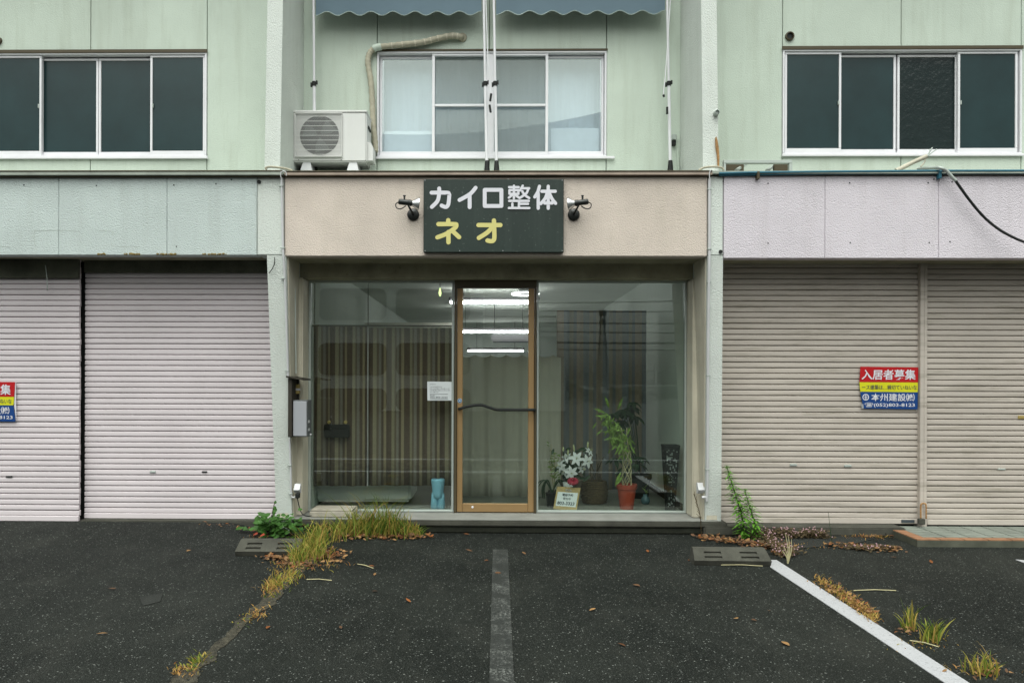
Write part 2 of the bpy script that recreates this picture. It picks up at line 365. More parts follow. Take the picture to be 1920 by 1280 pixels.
# ---------------------------------------------------------------- mesh builder
class MB:
    def __init__(s): s.v = []; s.f = []; s.tone = []; s.uv = None
    def quadbox(s, pts):
        i = len(s.v); s.v += [Vector(p) for p in pts]
        s.f += [[i + a for a in q] for q in ((0, 3, 2, 1), (4, 5, 6, 7), (0, 1, 5, 4), (1, 2, 6, 5), (2, 3, 7, 6), (3, 0, 4, 7))]
        return s
    def box(s, x0, x1, y0, y1, z0, z1, b=0.0):
        if b:
            bm = bmesh.new(); bmesh.ops.create_cube(bm, size=1)
            for v in bm.verts: v.co = Vector(((x0 + x1) / 2 + v.co.x * (x1 - x0), (y0 + y1) / 2 + v.co.y * (y1 - y0), (z0 + z1) / 2 + v.co.z * (z1 - z0)))
            bmesh.ops.bevel(bm, geom=bm.edges[:], offset=b, segments=2 if b > 0.008 else 1, affect='EDGES', clamp_overlap=True)
            i = len(s.v); bm.verts.index_update()
            s.v += [v.co.copy() for v in bm.verts]; s.f += [[i + v.index for v in f.verts] for f in bm.faces]
            bm.free(); return s
        return s.quadbox([(x0, y0, z0), (x1, y0, z0), (x1, y1, z0), (x0, y1, z0), (x0, y0, z1), (x1, y0, z1), (x1, y1, z1), (x0, y1, z1)])
    def tube(s, pts, r, n=8, caps=True):
        pts = [Vector(p) for p in pts]; rs = r if isinstance(r, (list, tuple)) else [r] * len(pts)
        i0 = len(s.v); up = None
        for k, p in enumerate(pts):
            t = (pts[min(k + 1, len(pts) - 1)] - pts[max(k - 1, 0)]).normalized()
            if up is None: up = t.orthogonal().normalized()
            up = (up - t * up.dot(t)).normalized(); sd_ = t.cross(up)
            for j in range(n):
                a = 2 * math.pi * j / n
                s.v.append(p + (up * math.cos(a) + sd_ * math.sin(a)) * rs[k])
        for k in range(len(pts) - 1):
            for j in range(n):
                a, b = i0 + k * n + j, i0 + k * n + (j + 1) % n
                s.f.append([a, b, b + n, a + n])
        if caps:
            s.f.append([i0 + j for j in range(n)][::-1]); s.f.append([i0 + (len(pts) - 1) * n + j for j in range(n)])
        return s
    def lathe(s, prof, c, axis=(0, 0, 1), n=20):
        c = Vector(c); ax = Vector(axis).normalized(); u = ax.orthogonal().normalized(); w = ax.cross(u); i0 = len(s.v)
        for r, h in prof:
            for j in range(n):
                a = 2 * math.pi * j / n
                s.v.append(c + ax * h + (u * math.cos(a) + w * math.sin(a)) * r)
        for k in range(len(prof) - 1):
            for j in range(n):
                a, b = i0 + k * n + j, i0 + k * n + (j + 1) % n
                s.f.append([a, b, b + n, a + n])
        s.f.append([i0 + j for j in range(n)][::-1]); s.f.append([i0 + (len(prof) - 1) * n + j for j in range(n)])
        return s
    def prism(s, poly, y0, y1):           # polygon of (x, z), extruded along y
        i = len(s.v); n = len(poly)
        s.v += [Vector((x, y0, z)) for x, z in poly] + [Vector((x, y1, z)) for x, z in poly]
        s.f.append([i + k for k in range(n)]); s.f.append([i + n + k for k in range(n)][::-1])
        for k in range(n): s.f.append([i + k, i + n + k, i + n + (k + 1) % n, i + (k + 1) % n])
        return s
    def prism_x(s, poly, x0, x1):         # polygon of (y, z), extruded along x
        i = len(s.v); n = len(poly)
        s.v += [Vector((x0, y, z)) for y, z in poly] + [Vector((x1, y, z)) for y, z in poly]
        s.f.append([i + k for k in range(n)]); s.f.append([i + n + k for k in range(n)][::-1])
        for k in range(n): s.f.append([i + k, i + n + k, i + n + (k + 1) % n, i + (k + 1) % n])
        return s
    def sheet(s, poly, z):                # flat polygon on the ground, a few mm thick
        i = len(s.v); n = len(poly)
        s.v += [Vector((p[0], p[1], z)) for p in poly] + [Vector((p[0], p[1], z - 0.0035)) for p in poly]
        s.f.append([i + k for k in range(n)])
        for k in range(n): s.f.append([i + k, i + n + k, i + n + (k + 1) % n, i + (k + 1) % n])
        return s
    def blade(s, base, tip, w, bend, segs=3, tone=0.5, side=None):
        base, tip = Vector(base), Vector(tip); d = tip - base
        if side is None:
            a = rnd.random() * 6.283; side = Vector((math.cos(a), math.sin(a), 0))
        i0 = len(s.v); bend = Vector(bend)
        for k in range(segs):
            t = k / segs; p = base + d * t + bend * (4 * t * (1 - t)); ww = w * (1 - t) ** 0.7 * (0.6 + 1.2 * t * (1.2 - t))
            s.v += [p - side * ww, p + side * ww]
        s.v.append(tip)
        for k in range(segs - 1): a = i0 + 2 * k; s.f.append([a, a + 1, a + 3, a + 2])
        a = i0 + 2 * (segs - 1); s.f.append([a, a + 1, a + 2])
        s.tone += [tone] * (2 * segs + 1)
        return s
    def leaf(s, base, direction, length, width, normal=(0, 0, 1), tone=0.5, curl=0.0):
        base = Vector(base); d = Vector(direction).normalized(); nrm = Vector(normal)
        sd_ = d.cross(nrm)
        if sd_.length < 1e-4: sd_ = d.orthogonal()
        sd_.normalize(); nn = sd_.cross(d).normalized(); i0 = len(s.v)
        prof = ((0, 0.05), (0.25, 0.8), (0.5, 1.0), (0.75, 0.7), (1, 0.04))
        for t, w in prof:
            p = base + d * length * t - nn * (curl * length * t * t)
            s.v += [p - sd_ * w * width / 2 + nn * 0.12 * width * w, p, p + sd_ * w * width / 2 + nn * 0.12 * width * w]
        for k in range(4):
            a = i0 + 3 * k
            s.f += [[a, a + 1, a + 4, a + 3], [a + 1, a + 2, a + 5, a + 4]]
        s.tone += [tone] * 15
        return s
def place(o, parent):
    COL.objects.link(o)
    if parent is not None:
        o.parent = parent
        wl = Vector((0, 0, 0)); p = parent
        while p is not None: wl += Vector(p.location); p = p.parent
        o.location = Vector(o.location) - wl
def tag(o, label=None, cat=None, group=None, kind=None):
    for k, v in (('label', label), ('category', cat), ('group', group), ('kind', kind)):
        if v: o[k] = v
    return o
def obj(name, mb, m, parent=None, label=None, cat=None, group=None, kind=None, smooth=False, auto=None):
    vs = mb.v
    lo = Vector((min(v.x for v in vs), min(v.y for v in vs), min(v.z for v in vs))); hi = Vector((max(v.x for v in vs), max(v.y for v in vs), max(v.z for v in vs)))
    org = Vector(((lo.x + hi.x) / 2, (lo.y + hi.y) / 2, lo.z))
    me = bpy.data.meshes.new(name)
    me.from_pydata([v - org for v in vs], [], mb.f)
    if mb.tone and len(mb.tone) == len(vs):
        a = me.attributes.new('tone', 'FLOAT', 'POINT'); a.data.foreach_set('value', mb.tone)
    if mb.uv:
        u = me.uv_layers.new(name='UVMap')
        for l in me.loops: u.data[l.index].uv = mb.uv[l.vertex_index]
    bm = bmesh.new(); bm.from_mesh(me)
    if not mb.tone: bmesh.ops.recalc_face_normals(bm, faces=bm.faces[:])
    bm.to_mesh(me); bm.free()
    me.materials.append(M[m] if isinstance(m, str) else m)
    if smooth:
        for p in me.polygons: p.use_smooth = True
        if auto is not None:
            me.set_sharp_from_angle(angle=R(auto))
    o = bpy.data.objects.new(name, me); o.location = org
    place(o, parent)
    return tag(o, label, cat, group, kind)
def thing(name, loc, label=None, cat=None, group=None, parent=None, kind=None):
    o = bpy.data.objects.new(name, None); o.location = Vector(loc); o.empty_display_size = 0.1
    place(o, parent)
    return tag(o, label, cat, group, kind)
def wpx(px0, px1, py0, py1, Y):           # a rectangle in the picture -> x0, x1, z0, z1 on the plane at depth Y
    my, mx = (py0 + py1) / 2, (px0 + px1) / 2
    return at(px0, my, Y).x, at(px1, my, Y).x, at(mx, py1, Y).z, at(mx, py0, Y).z
def smooth_path(pts, n=6):
    pts = [Vector(p) for p in pts]; out = []
    for i in range(len(pts) - 1):
        p0, p1, p2, p3 = pts[max(i - 1, 0)], pts[i], pts[i + 1], pts[min(i + 2, len(pts) - 1)]
        for k in range(n):
            t = k / n
            out.append(0.5 * ((2 * p1) + (p2 - p0) * t + (2 * p0 - 5 * p1 + 4 * p2 - p3) * t * t + (3 * p1 - p0 - 3 * p2 + p3) * t ** 3))
    out.append(pts[-1]); return out
def text_quad(name, body, quad, m, parent, bold=0.0, lift=0.002, fill=True):
    # lettering: quad = bottom-left, bottom-right, top-right, top-left corners in the world
    c = bpy.data.curves.new('lettering', 'FONT'); c.body = body; c.offset = bold; c.resolution_u = 2
    t = bpy.data.objects.new('lettering', c); COL.objects.link(t)
    me = bpy.data.meshes.new_from_object(t.evaluated_get(bpy.context.evaluated_depsgraph_get()))
    bpy.data.objects.remove(t); bpy.data.curves.remove(c)
    vs = [v.co.copy() for v in me.vertices]; fs = [list(p.vertices) for p in me.polygons]
    x0, x1 = min(v.x for v in vs), max(v.x for v in vs); y0, y1 = min(v.y for v in vs), max(v.y for v in vs)
    q = [Vector(p) for p in quad]; nrm = (q[1] - q[0]).cross(q[3] - q[0]).normalized()
    mb = MB()
    for v in vs:
        u, w = (v.x - x0) / (x1 - x0), (v.y - y0) / (y1 - y0)
        mb.v.append(q[0] * (1 - u) * (1 - w) + q[1] * u * (1 - w) + q[2] * u * w + q[3] * (1 - u) * w + nrm * lift)
    mb.f = fs
    return obj(name, mb, m, parent)
def pxquad(x0, y0, x1, y1, Y):
    return [at(x0, y1, Y), at(x1, y1, Y), at(x1, y0, Y), at(x0, y0, Y)]

# ================================================================ GROUND
g = MB(); g.v = [Vector((-160, -260, 0)), Vector((160, -260, 0)), Vector((160, 60, 0)), Vector((-160, 60, 0))]; g.f = [[0, 1, 2, 3]]
obj('asphalt_ground', g, 'asphalt', kind='structure')
def ground_poly(name, pts, z, m, kind='structure'):
    return obj(name, MB().sheet([ground(*p) for p in pts], z), m, kind=kind)
def rough_strip(cl, half, z, jit):       # an irregular strip along a ground polyline
    pts = smooth_path([ground(*p) for p in cl], 30); L, Rr = [], []; sd0 = rnd.uniform(0, 50)
    for i, p in enumerate(pts):
        t = (pts[min(i + 1, len(pts) - 1)] - pts[max(i - 1, 0)]).normalized(); s_ = Vector((-t.y, t.x, 0))
        h = half(i / (len(pts) - 1)) if callable(half) else half
        L.append(p + s_ * (h * (1 + jit * (2.2 * noise.noise((p.x * 9, p.y * 9, sd0)) + .6 * noise.noise((p.x * 45, p.y * 45, sd0)))))); Rr.append(p - s_ * (h * (1 + jit * (2.2 * noise.noise((p.x * 9, p.y * 9, sd0 + 9)) + .6 * noise.noise((p.x * 45, p.y * 45, sd0 + 9))))))
    return MB().sheet(L + Rr[::-1], z)
# the asphalt rises to the kerb of the left shutters
RX1 = X(470, 6.5, 985)
def gz(x, y): return max(0.0, min(1.0, (y - 6.0) / .7)) * .075 * max(0.0, min(1.0, (RX1 - x) / .35 + .3)) if x < RX1 + .1 else 0.0
rp = MB(); nx_, ny_ = 40, 10
for j_ in range(ny_ + 1):
    for i_ in range(nx_ + 1):
        x_ = -7.2 + (RX1 + .12 + 7.2) * i_ / nx_; y_ = 5.95 + .75 * j_ / ny_
        rp.v.append(Vector((x_, y_, gz(x_, y_) + (.0015 if y_ > 6.0 and x_ < RX1 + .1 else -.004))))
for j_ in range(ny_):
    for i_ in range(nx_): a_ = j_ * (nx_ + 1) + i_; rp.f.append([a_, a_ + 1, a_ + nx_ + 2, a_ + nx_ + 1])
obj('asphalt_apron', rp, 'asphalt', kind='structure', smooth=True)
# white stall line on the right, the worn line in the middle, the corner of another line far right
ground_poly('parking_line', [(1444, 1050), (1456, 1050), (1832, 1290), (1786, 1290), (1444, 1063)], 0.004, 'line_white')
ground_poly('worn_parking_line', [(924, 1030), (952, 1030), (965, 1300), (917, 1300)], 0.004, 'line_faded')
ground_poly('parking_line', [(1904, 1049), (1990, 1056), (1990, 1082)], 0.004, 'line_white')
for y0, y1 in ((2.86, 2.97), (1.10, 1.22)):   # cross lines just outside the frame, mirrored in the shop glass
    obj('cross_line', MB().sheet([(-5, y0), (5, y0), (5, y1), (-5, y1)], 0.004), 'line_white', kind='structure')
obj('cracked_strip', rough_strip([(590, 1045), (540, 1085), (500, 1130), (455, 1165), (400, 1225), (340, 1275), (300, 1320)], lambda t: 0.042 + 0.016 * math.sin(9 * t), 0.004, 0.5), 'dirt', kind='structure')
obj('asphalt_patch', MB().sheet([ground(*p) for p in ((1420, 1000), (1500, 992), (1655, 992), (1640, 1010), (1600, 1020), (1480, 1030))], 0.006), 'asphalt_patch', kind='structure')
obj('asphalt_patch', MB().sheet([ground(*p) for p in ((262, 1120), (306, 1112), (300, 1128), (268, 1136))], 0.004), 'asphalt_patch', kind='structure')

# ================================================================ BUILDING SHELL
B = thing('shop_building', (0, 7.0, 0), 'two storey shop row with pale green upper wall, fascias and roller shutters', 'building')
zroof = lambda Y: Z(324, 6.4) + (Y - 6.4) / (YU - 6.4) * (Z(321, YU) - Z(324, 6.4))   # sloping canopy roof over the shops
XL, XR = -7.2, 7.2
ZTOP = 6.7
fl, fr = X(500, YFIN, 200), X(529, YFIN, 200)      # left fin
gl, gr = X(1315, YFIN, 160), X(1344, YFIN, 160)    # right fin
def panels(rects, parent, m, y0, y1, gap=0.0035, bev=0.004, name='wall_panel'):
    for (x0, x1, z0, z1) in rects:
        obj(name, MB().box(x0 + gap, x1 - gap, y0, y1, z0 + gap * 0.3, z1 - gap * 0.3, bev), m, parent)
WIN = {'left': (-35, 388, 100, 297), 'centre': (707, 1137, 97, 297), 'right': (1467, 1915, 93, 292)}
def win_rect(k): return wpx(*WIN[k], YU)
zb = zroof(YU) - 0.12
for k, (xa, xb, seam_px) in {'left': (XL, fl + 0.03, 170), 'centre': (fr - 0.03, gl + 0.03, 918), 'right': (gr - 0.03, XR, 1690)}.items():
    wx0, wx1, wz0, wz1 = win_rect(k); sx = X(seam_px, YU, 60)
    up = thing('upper_wall', ((xa + xb) / 2, YU, zb), parent=B)
    panels([(xa, wx0, zb, ZTOP), (wx1, xb, zb, ZTOP), (wx0, sx, wz1, ZTOP), (sx, wx1, wz1, ZTOP), (wx0, sx, zb, wz0), (sx, wx1, zb, wz0)], up, 'wall_green', YU, YU + 0.07)
    bk = MB()
    for (x0, x1, z0, z1) in ((xa, wx0, zb, ZTOP), (wx1, xb, zb, ZTOP), (wx0, wx1, wz1, ZTOP), (wx0, wx1, zb, wz0)):
        bk.box(x0, x1, YU + 0.072, YU + 0.2, z0, z1)
    obj('wall_core', bk, 'grey_trim', up)
    rm = MB().box(wx0 - .1, wx1 + .1, YU + 1.2, YU + 1.25, wz0 - .2, wz1 + .2)
    obj('upper_room_back_wall', rm, 'room_wall', up)
obj('eave', MB().box(XL, XR, 6.75, 9, ZTOP + 0.002, ZTOP + 0.22), 'soffit', B)
# fins: side walls of the upper floor, growing slightly outwards towards their foot
def fin(x0, x1):
    m = MB(); z0, z1 = zroof(6.6) - 0.05, ZTOP - 0.002; yt, yb = YFIN + 0.10, YFIN - 0.06
    m.quadbox([(x0, yb, z0), (x1, yb, z0), (x1, YU - 0.003, z0), (x0, YU - 0.003, z0), (x0, yt, z1), (x1, yt, z1), (x1, YU - 0.003, z1), (x0, YU - 0.003, z1)])
    return obj('fin', m, 'fin', B)
fin(fl, fr); fin(gl, gr)
obj('rust_stain', MB().prism([(at(a_, b_, 6.53).x, at(a_, b_, 6.53).z) for a_, b_ in ((1346, 312), (1348.5, 312), (1349, 296), (1347.5, 276), (1345, 262), (1343, 256), (1342, 262), (1342.5, 275), (1345, 290))], 6.527, 6.56), 'rust', B)
# canopy roof
zf = Z(324, 6.4); zfb = Z(481, 6.4)
obj('canopy_roof', MB().prism_x([(6.36, zf - 0.02), (6.36, zf + 0.003), (YU + 0.06, zroof(YU + 0.06)), (YU + 0.06, zf - 0.02)], XL, XR), 'grey_trim', B)
# fascias
xp0, xp1 = X(500, YF, 480), X(536, YF, 480)       # left pillar
xq0, xq1 = X(1327, YF, 480), X(1356, YF, 480)     # right pillar
xs0 = X(482, YF, 400); xs1 = X(1341, YF, 400)
f = thing('fascia', (0, YF, zfb), parent=B)
panels([(X(533, YF, 400), X(1327, YF, 400), zfb, zf - 0.03)], f, 'fascia_cream', YF, YF + 0.12, 0.002, 0.008, 'fascia_panel')
f = thing('fascia', (-3, YF, zfb), parent=B)
zl = Z(478, YF, 250)
panels([(XL, X(110, YF, 400), zl, zf - 0.03), (X(110, YF, 400), X(313, YF, 400), zl, zf - 0.03), (X(313, YF, 400), xs0, zl, zf - 0.03)], f, 'fascia_blue', YF, YF + 0.12, 0.0015, 0.003, 'fascia_panel')
f = thing('fascia', (3, YF, zfb), parent=B)
zr = Z(484, YF, 1640)
panels([(X(1357, YF, 400), X(1547, YF, 400), zr, zf - 0.03), (X(1547, YF, 400), X(1760, YF, 400), zr, zf - 0.03), (X(1760, YF, 400), XR, zr, zf - 0.03)], f, 'fascia_lilac', YF, YF + 0.12, 0.0015, 0.003, 'fascia_panel')
# pillar heads beside the fascias
obj('pillar_head', MB().box(xs0 + .0002, X(532, YF, 400), YF + 0.004, YF + 0.2, zl + .002, zf - 0.03, 0.006), 'fin', B)
obj('pillar_head', MB().box(X(1328, YF, 400), X(1356, YF, 400), YF + 0.004, YF + 0.2, zl + .002, zf - 0.03, 0.006), 'fin', B)
# pillars: their faces lean back towards the foot
def pillar(x0, x1, xa, xb):
    zt = zl - 0.001
    m = MB().quadbox([(xa, 6.70, 0), (xb, 6.70, 0), (xb, 7.10, 0), (xa, 7.10, 0), (x0, YF + 0.006, zt), (x1, YF + 0.006, zt), (x1, 7.10, zt), (x0, 7.10, zt)])
    return obj('pillar', m, 'fin', B)
pillar(xp0, xp1, X(519, 6.7, 970), X(548, 6.7, 970)); pillar(xq0, xq1, X(1322, 6.7, 970), X(1352, 6.7, 970))
# soffits
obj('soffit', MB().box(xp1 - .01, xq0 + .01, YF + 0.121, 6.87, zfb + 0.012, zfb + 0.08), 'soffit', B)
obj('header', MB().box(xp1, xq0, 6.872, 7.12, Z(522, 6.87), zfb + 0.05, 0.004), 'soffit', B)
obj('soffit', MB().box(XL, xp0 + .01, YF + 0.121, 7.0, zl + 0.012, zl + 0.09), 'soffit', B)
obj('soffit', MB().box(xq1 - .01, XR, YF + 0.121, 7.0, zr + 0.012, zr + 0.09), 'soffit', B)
# jambs of the shop recess
pbl, pbr = X(548, 6.7, 970), X(1322, 6.7, 970)      # inner edges of the pillars at their feet
jl0, jl1 = min(xp1, pbl) - 0.01, X(579, YG, 700); jr0, jr1 = X(1287, YG, 700), max(xq0, pbr) + 0.01
zsill = 0.118
hz = Z(522, 6.87) - 0.002
for (x0, x1, s) in ((jl0, jl1, 1), (jr0, jr1, -1)):
    edge = x1 if s > 0 else x0
    obj('jamb', MB().box(x0, x1, 6.80, 7.10, zsill, hz, 0.012), 'jamb', B)
    bead = edge - s * 0.085
    obj('jamb', MB().box(min(bead, edge - s * 0.20), max(bead, edge - s * 0.20), 6.68, 6.798, zsill, hz, 0.01), 'jamb', B)
for (xt_, xb_, s_) in ((xp1, pbl, 1), (xq0, pbr, -1)):      # cream lining on the inner faces of the pillars
    yfr = lambda z: YF + .03 + (1 - z / zl) * .29
    bx = lambda z: xb_ + (xt_ - xb_) * z / zl
    q_ = [(bx(z) + s_ * k_, y, z) for z, ys in ((zsill, (yfr(zsill), 6.797)), (zfb + .01, (yfr(zfb), 6.797))) for k_, y in ((.0015, ys[0]), (.012, ys[0]), (.012, ys[1]), (.0015, ys[1]))]
    obj('jamb_lining', MB().quadbox(q_), 'jamb', B)
# flashings along the fascia top
def strip(px0, px1, py0, py1, y0, y1, m, name='flashing'):
    x0, x1 = X(px0, y0, (py0 + py1) / 2), X(px1, y0, (py0 + py1) / 2); mx = min(max((px0 + px1) / 2, 0), 1920)
    obj(name, MB().box(x0, x1, y0, y1, Z(py1, y0, mx), Z(py0, y0, mx), 0.003), m, B)
strip(533, 1336, 322, 328, YF - 0.045, YF + 0.03, 'brown_trim')
strip(533, 1336, 319.5, 321.8, YF - 0.052, YF + 0.03, 'brown_dark')
strip(533, 1334, 328.4, 331.5, YF - 0.02, YF + 0.03, 'brown_dark')
strip(-400, 530, 319.3, 321.8, YF - 0.055, YF + 0.03, 'brown_dark')
strip(-400, 530, 322, 328.5, YF - 0.05, YF + 0.03, 'grey_trim')
strip(-400, 530, 329.3, 332, YF - 0.03, YF + 0.03, 'brown_dark')
strip(1346, 2300, 325.2, 328.5, YF - 0.02, YF + 0.03, 'brown_dark')

# ---------------------------------------------------------------- windows of the upper floor
def frame4(mb, x0, x1, z0, z1, y0, y1, w, wb=None, b=0.003):
    wb = wb or w
    mb.box(x0, x1, y0, y1, z0, z0 + wb, b); mb.box(x0, x1, y0, y1, z1 - w, z1, b)
    mb.box(x0, x0 + w, y0, y1, z0 + wb + .0005, z1 - w - .0005, b); mb.box(x1 - w, x1, y0, y1, z0 + wb + .0005, z1 - w - .0005, b)
    return mb
def dark_window(k, sashes, wavy=()):
    x0, x1, z0, z1 = win_rect(k)
    w = thing('window', ((x0 + x1) / 2, YU, z0), parent=B)
    obj('window_frame', frame4(MB(), x0, x1, z0, z1, YU - 0.012, YU + 0.09, 0.018, 0.03), 'alu', w)
    obj('sill', MB().box(x0 - 0.01, x1 + 0.02, YU - 0.03, YU - 0.0125, z0 - 0.012, z0 + 0.012, 0.003), 'alu', w)
    obj('head_trim', MB().box(x0 - 0.01, x1 + 0.01, YU - 0.02, YU - 0.0125, z1 - 0.006, z1 + 0.03, 0.003), 'brown_dark', w)
    for i, (a, b, front) in enumerate(sashes):
        sa, sb = X(a, YU, 200), X(b, YU, 200); y = YU + (0.005 if front else 0.04)
        t = 0.022
        obj('sash', frame4(MB(), sa, sb, z0 + 0.032, z1 - (0.02 if front else 0.035), y, y + 0.03, t, 0.045), 'alu', w)
        obj('pane', MB().box(sa + t, sb - t, y + 0.012, y + 0.018, z0 + 0.032 + 0.045, z1 - (0.02 if front else 0.035) - t), 'wavy_pane' if i in wavy else 'dark_pane', w)
        if front:
            xl = sb - t - 0.012 if i == 0 else sa + t
            obj('latch', MB().box(xl, xl + 0.012, y - 0.006, y + 0.011, (z0 + z1) / 2 - 0.02, (z0 + z1) / 2 + 0.02, 0.002), 'alu_dull', w)
    obj('room_back', MB().box(x0 + .02, x1 - .02, YU + 0.0915, YU + 0.10, z0 + .02, z1 - .02), 'ac_dark', w)
    return w
dark_window('left', [(-30, 77, True), (72, 180, False), (181, 286, False), (281, 384, True)])
dark_window('right', [(1472, 1578, True), (1574, 1684, False), (1687, 1800, False), (1797, 1909, True)], wavy=(2,))
x0, x1, z0, z1 = win_rect('centre')
w = thing('window', ((x0 + x1) / 2, YU, z0), parent=B)
obj('window_frame', frame4(MB(), x0, x1, z0, z1, YU - 0.012, YU + 0.09, 0.018, 0.03), 'alu', w)
obj('sill', MB().box(x0 - 0.01, x1 + 0.08, YU - 0.03, YU - 0.0125, z0 - 0.012, z0 + 0.012, 0.003), 'alu', w)
obj('head_trim', MB().box(x0 - 0.01, x1 + 0.01, YU - 0.02, YU - 0.0125, z1 - 0.002, z1 + 0.02, 0.003), 'brown_dark', w)
for a, b, front in ((711, 815, False), (810, 917, True), (921, 1028, True), (1024, 1133, False)):
    sa, sb = X(a, YU, 200), X(b, YU, 200); y = YU + (0.0 if front else 0.04); t = 0.028 if front else 0.022
    zt = z1 - (0.012 if front else 0.03)
    obj('sash', frame4(MB(), sa, sb, z0 + 0.032, zt, y, y + 0.03, t, 0.05 if not front else 0.035), 'alu', w)
    if front:
        zc = Z(197, YU, 920)
        obj('rail', MB().box(sa + t + .001, sb - t - .001, y + 0.002, y + 0.028, zc - 0.012, zc + 0.012, 0.003), 'alu', w)
        obj('insect_screen', MB().box(sa + t, sb - t, y + 0.029, y + 0.0305, z0 + 0.07, zt - t), 'screen', w)
        obj('pane', MB().box(sa + t, sb - t, YU + 0.052, YU + 0.058, z0 + 0.07, zt - t), 'win_glass', w)
    else:
        obj('pane', MB().box(sa + t, sb - t, y + 0.012, y + 0.018, z0 + 0.08, zt - t), 'win_glass', w)
obj('mullion', MB().box(X(914, YU, 200), X(924, YU, 200), YU - 0.002, YU + 0.04, z0 + 0.031, z1 - 0.02, 0.003), 'alu', w)
def cloth(name, x0, x1, y, z0, z1, m, amp, wl, parent=None, n=None, swag=0.0, swags=5, **kw):
    n = n or int((x1 - x0) / wl * 10); mb = MB(); mb.uv = []; rows = 6; s = 0.0; prev = None; ph = rnd.random() * 6
    cols = []
    for i in range(n + 1):
        x = x0 + (x1 - x0) * i / n
        yy = y + amp * math.sin(2 * math.pi * (x - x0) / wl + ph + 0.9 * math.sin(3.1 * x)) + amp * 0.4 * math.sin(2 * math.pi * (x - x0) / wl * 2.3 + ph)
        if prev: s += math.hypot(x - prev[0], yy - prev[1])
        prev = (x, yy); cols.append((x, yy, s))
    th = 0.003
    for lay in (0, th):
        for r in range(rows + 1):
            for i, (x, yy, s) in enumerate(cols):
                zt = z1 - swag * abs(math.sin(math.pi * swags * i / n)) ** 0.8 * 1
                z = z0 + (zt - z0) * r / rows
                k = 0.35 + 0.65 * (1 - r / rows)
                mb.v.append(Vector((x, y + (yy - y) * k + lay, z))); mb.uv.append((s, z))
    W = n + 1; L = W * (rows + 1)
    for lay in (0, 1):
        for r in range(rows):
            for i in range(n):
                a = lay * L + r * W + i; q = [a, a + 1, a + W + 1, a + W]
                mb.f.append(q if lay == 0 else q[::-1])
    for i in range(n):
        mb.f.append([i, L + i, L + i + 1, i + 1]); t0 = rows * W + i; mb.f.append([t0, t0 + 1, L + t0 + 1, L + t0])
    return obj(name, mb, m, parent, smooth=True, **kw)
cloth('curtain', x0 + .03, x1 - .03, YU + 0.22, z0 - 0.05, z1 + 0.05, 'curtain_grey', 0.007, 0.13, label='grey net curtain hanging behind the centre upstairs window', cat='curtain')
obj('bedding_pile', MB().box(x0 + .05, x1 - .05, YU + 0.26, YU + 0.5, z0 - 0.1, Z(238, YU), 0.03), 'white_plastic', label='white bedding heaped against the centre upstairs window', cat='bedding')
obj('linen_stack', MB().box(x0 + .04, X(812, YU, 250), YU + 0.10, YU + 0.17, z0 + 0.02, Z(238, YU), 0.02).box(X(1030, YU, 250), x1 - .04, YU + 0.10, YU + 0.17, z0 + 0.02, Z(233, YU), 0.02), 'linen', label='folded white linen pressed against the centre window glass', cat='linen')

# ---------------------------------------------------------------- roller shutters
PITCH = 0.0513
slat_cache = {}
def slat_mesh(length, m):
    key = (round(length, 3), m)
    if key in slat_cache: return slat_cache[key]
    prof = [(0.018, 0.0), (0.014, 0.0035), (-0.001, 0.0050), (-0.0025, 0.010), (-0.0030, 0.024), (-0.0028, 0.038), (-0.001, 0.0452), (0.014, 0.0470), (0.0185, 0.0508), (0.022, 0.0508), (0.022, 0.0)]
    mb = MB().prism_x(prof, -length / 2, length / 2)
    me = bpy.data.meshes.new('slat'); me.from_pydata(mb.v, [], mb.f); me.materials.append(M[m]); 
    bm = bmesh.new(); bm.from_mesh(me); bmesh.ops.recalc_face_normals(bm, faces=bm.faces[:]); bm.to_mesh(me); bm.free()
    slat_cache[key] = me
    return me
def shutter(x0, x1, y, zb_, zt, m, skip_rail=False, wob=0.0):
    s = thing('roller_shutter', ((x0 + x1) / 2, y, zb_), parent=B)
    obj('bottom_rail', MB().box(x0, x1, y - 0.012, y + 0.018, zb_, zb_ + 0.05, 0.004), m, s)
    n = int((zt - zb_ - 0.05) / PITCH)
    me = slat_mesh(x1 - x0, m)
    for i in range(n):
        o = bpy.data.objects.new('slat', me)
        o.location = ((x0 + x1) / 2 + (rnd.uniform(-wob, wob)), y, zb_ + 0.05 + i * PITCH)
        place(o, s)
        o.location.y += rnd.uniform(-0.002, 0.002); o.rotation_euler.y = rnd.uniform(-0.0009, 0.0009); o.rotation_euler.x = rnd.uniform(-0.03, 0.03)
    return s
zsl = Z(973, YS, 250); zsr = Z(981, YS, 1640)
sl1 = shutter(X(157.5, YS, 700), xp0 + 0.09, YS + 0.02, zsl + 0.005, zl + 0.05, 'shutter_pink')
sl2 = shutter(XL + 1.2, X(148.5, 6.74, 700), 6.745, zsl - 0.01, zl + 0.05, 'shutter_pink', wob=0.003)
sr1 = shutter(xq1 - 0.05, X(1723, YS, 700), YS, zsr, zr + 0.05, 'shutter_beige')
sr2 = shutter(X(1738, YS, 700), XR - 0.6, YS, zsr - 0.008, zr + 0.05, 'shutter_beige')
obj('shutter_post', MB().box(X(1724, 6.77, 700), X(1731, 6.77, 700), 6.755, 6.86, zsr - .03, zr + 0.05, 0.004).box(X(1731.5, 6.77, 700), X(1738, 6.77, 700), 6.762, 6.86, zsr - .03, zr + 0.05, 0.004), 'shutter_beige', B)
obj('shutter_gap_shade', MB().box(X(146, 6.85, 700), X(160, 6.85, 700), 6.85, 6.88, 0.02, zl + 0.05), 'black_trim', B)  # black strip painting the shade in the gap between the left shutters
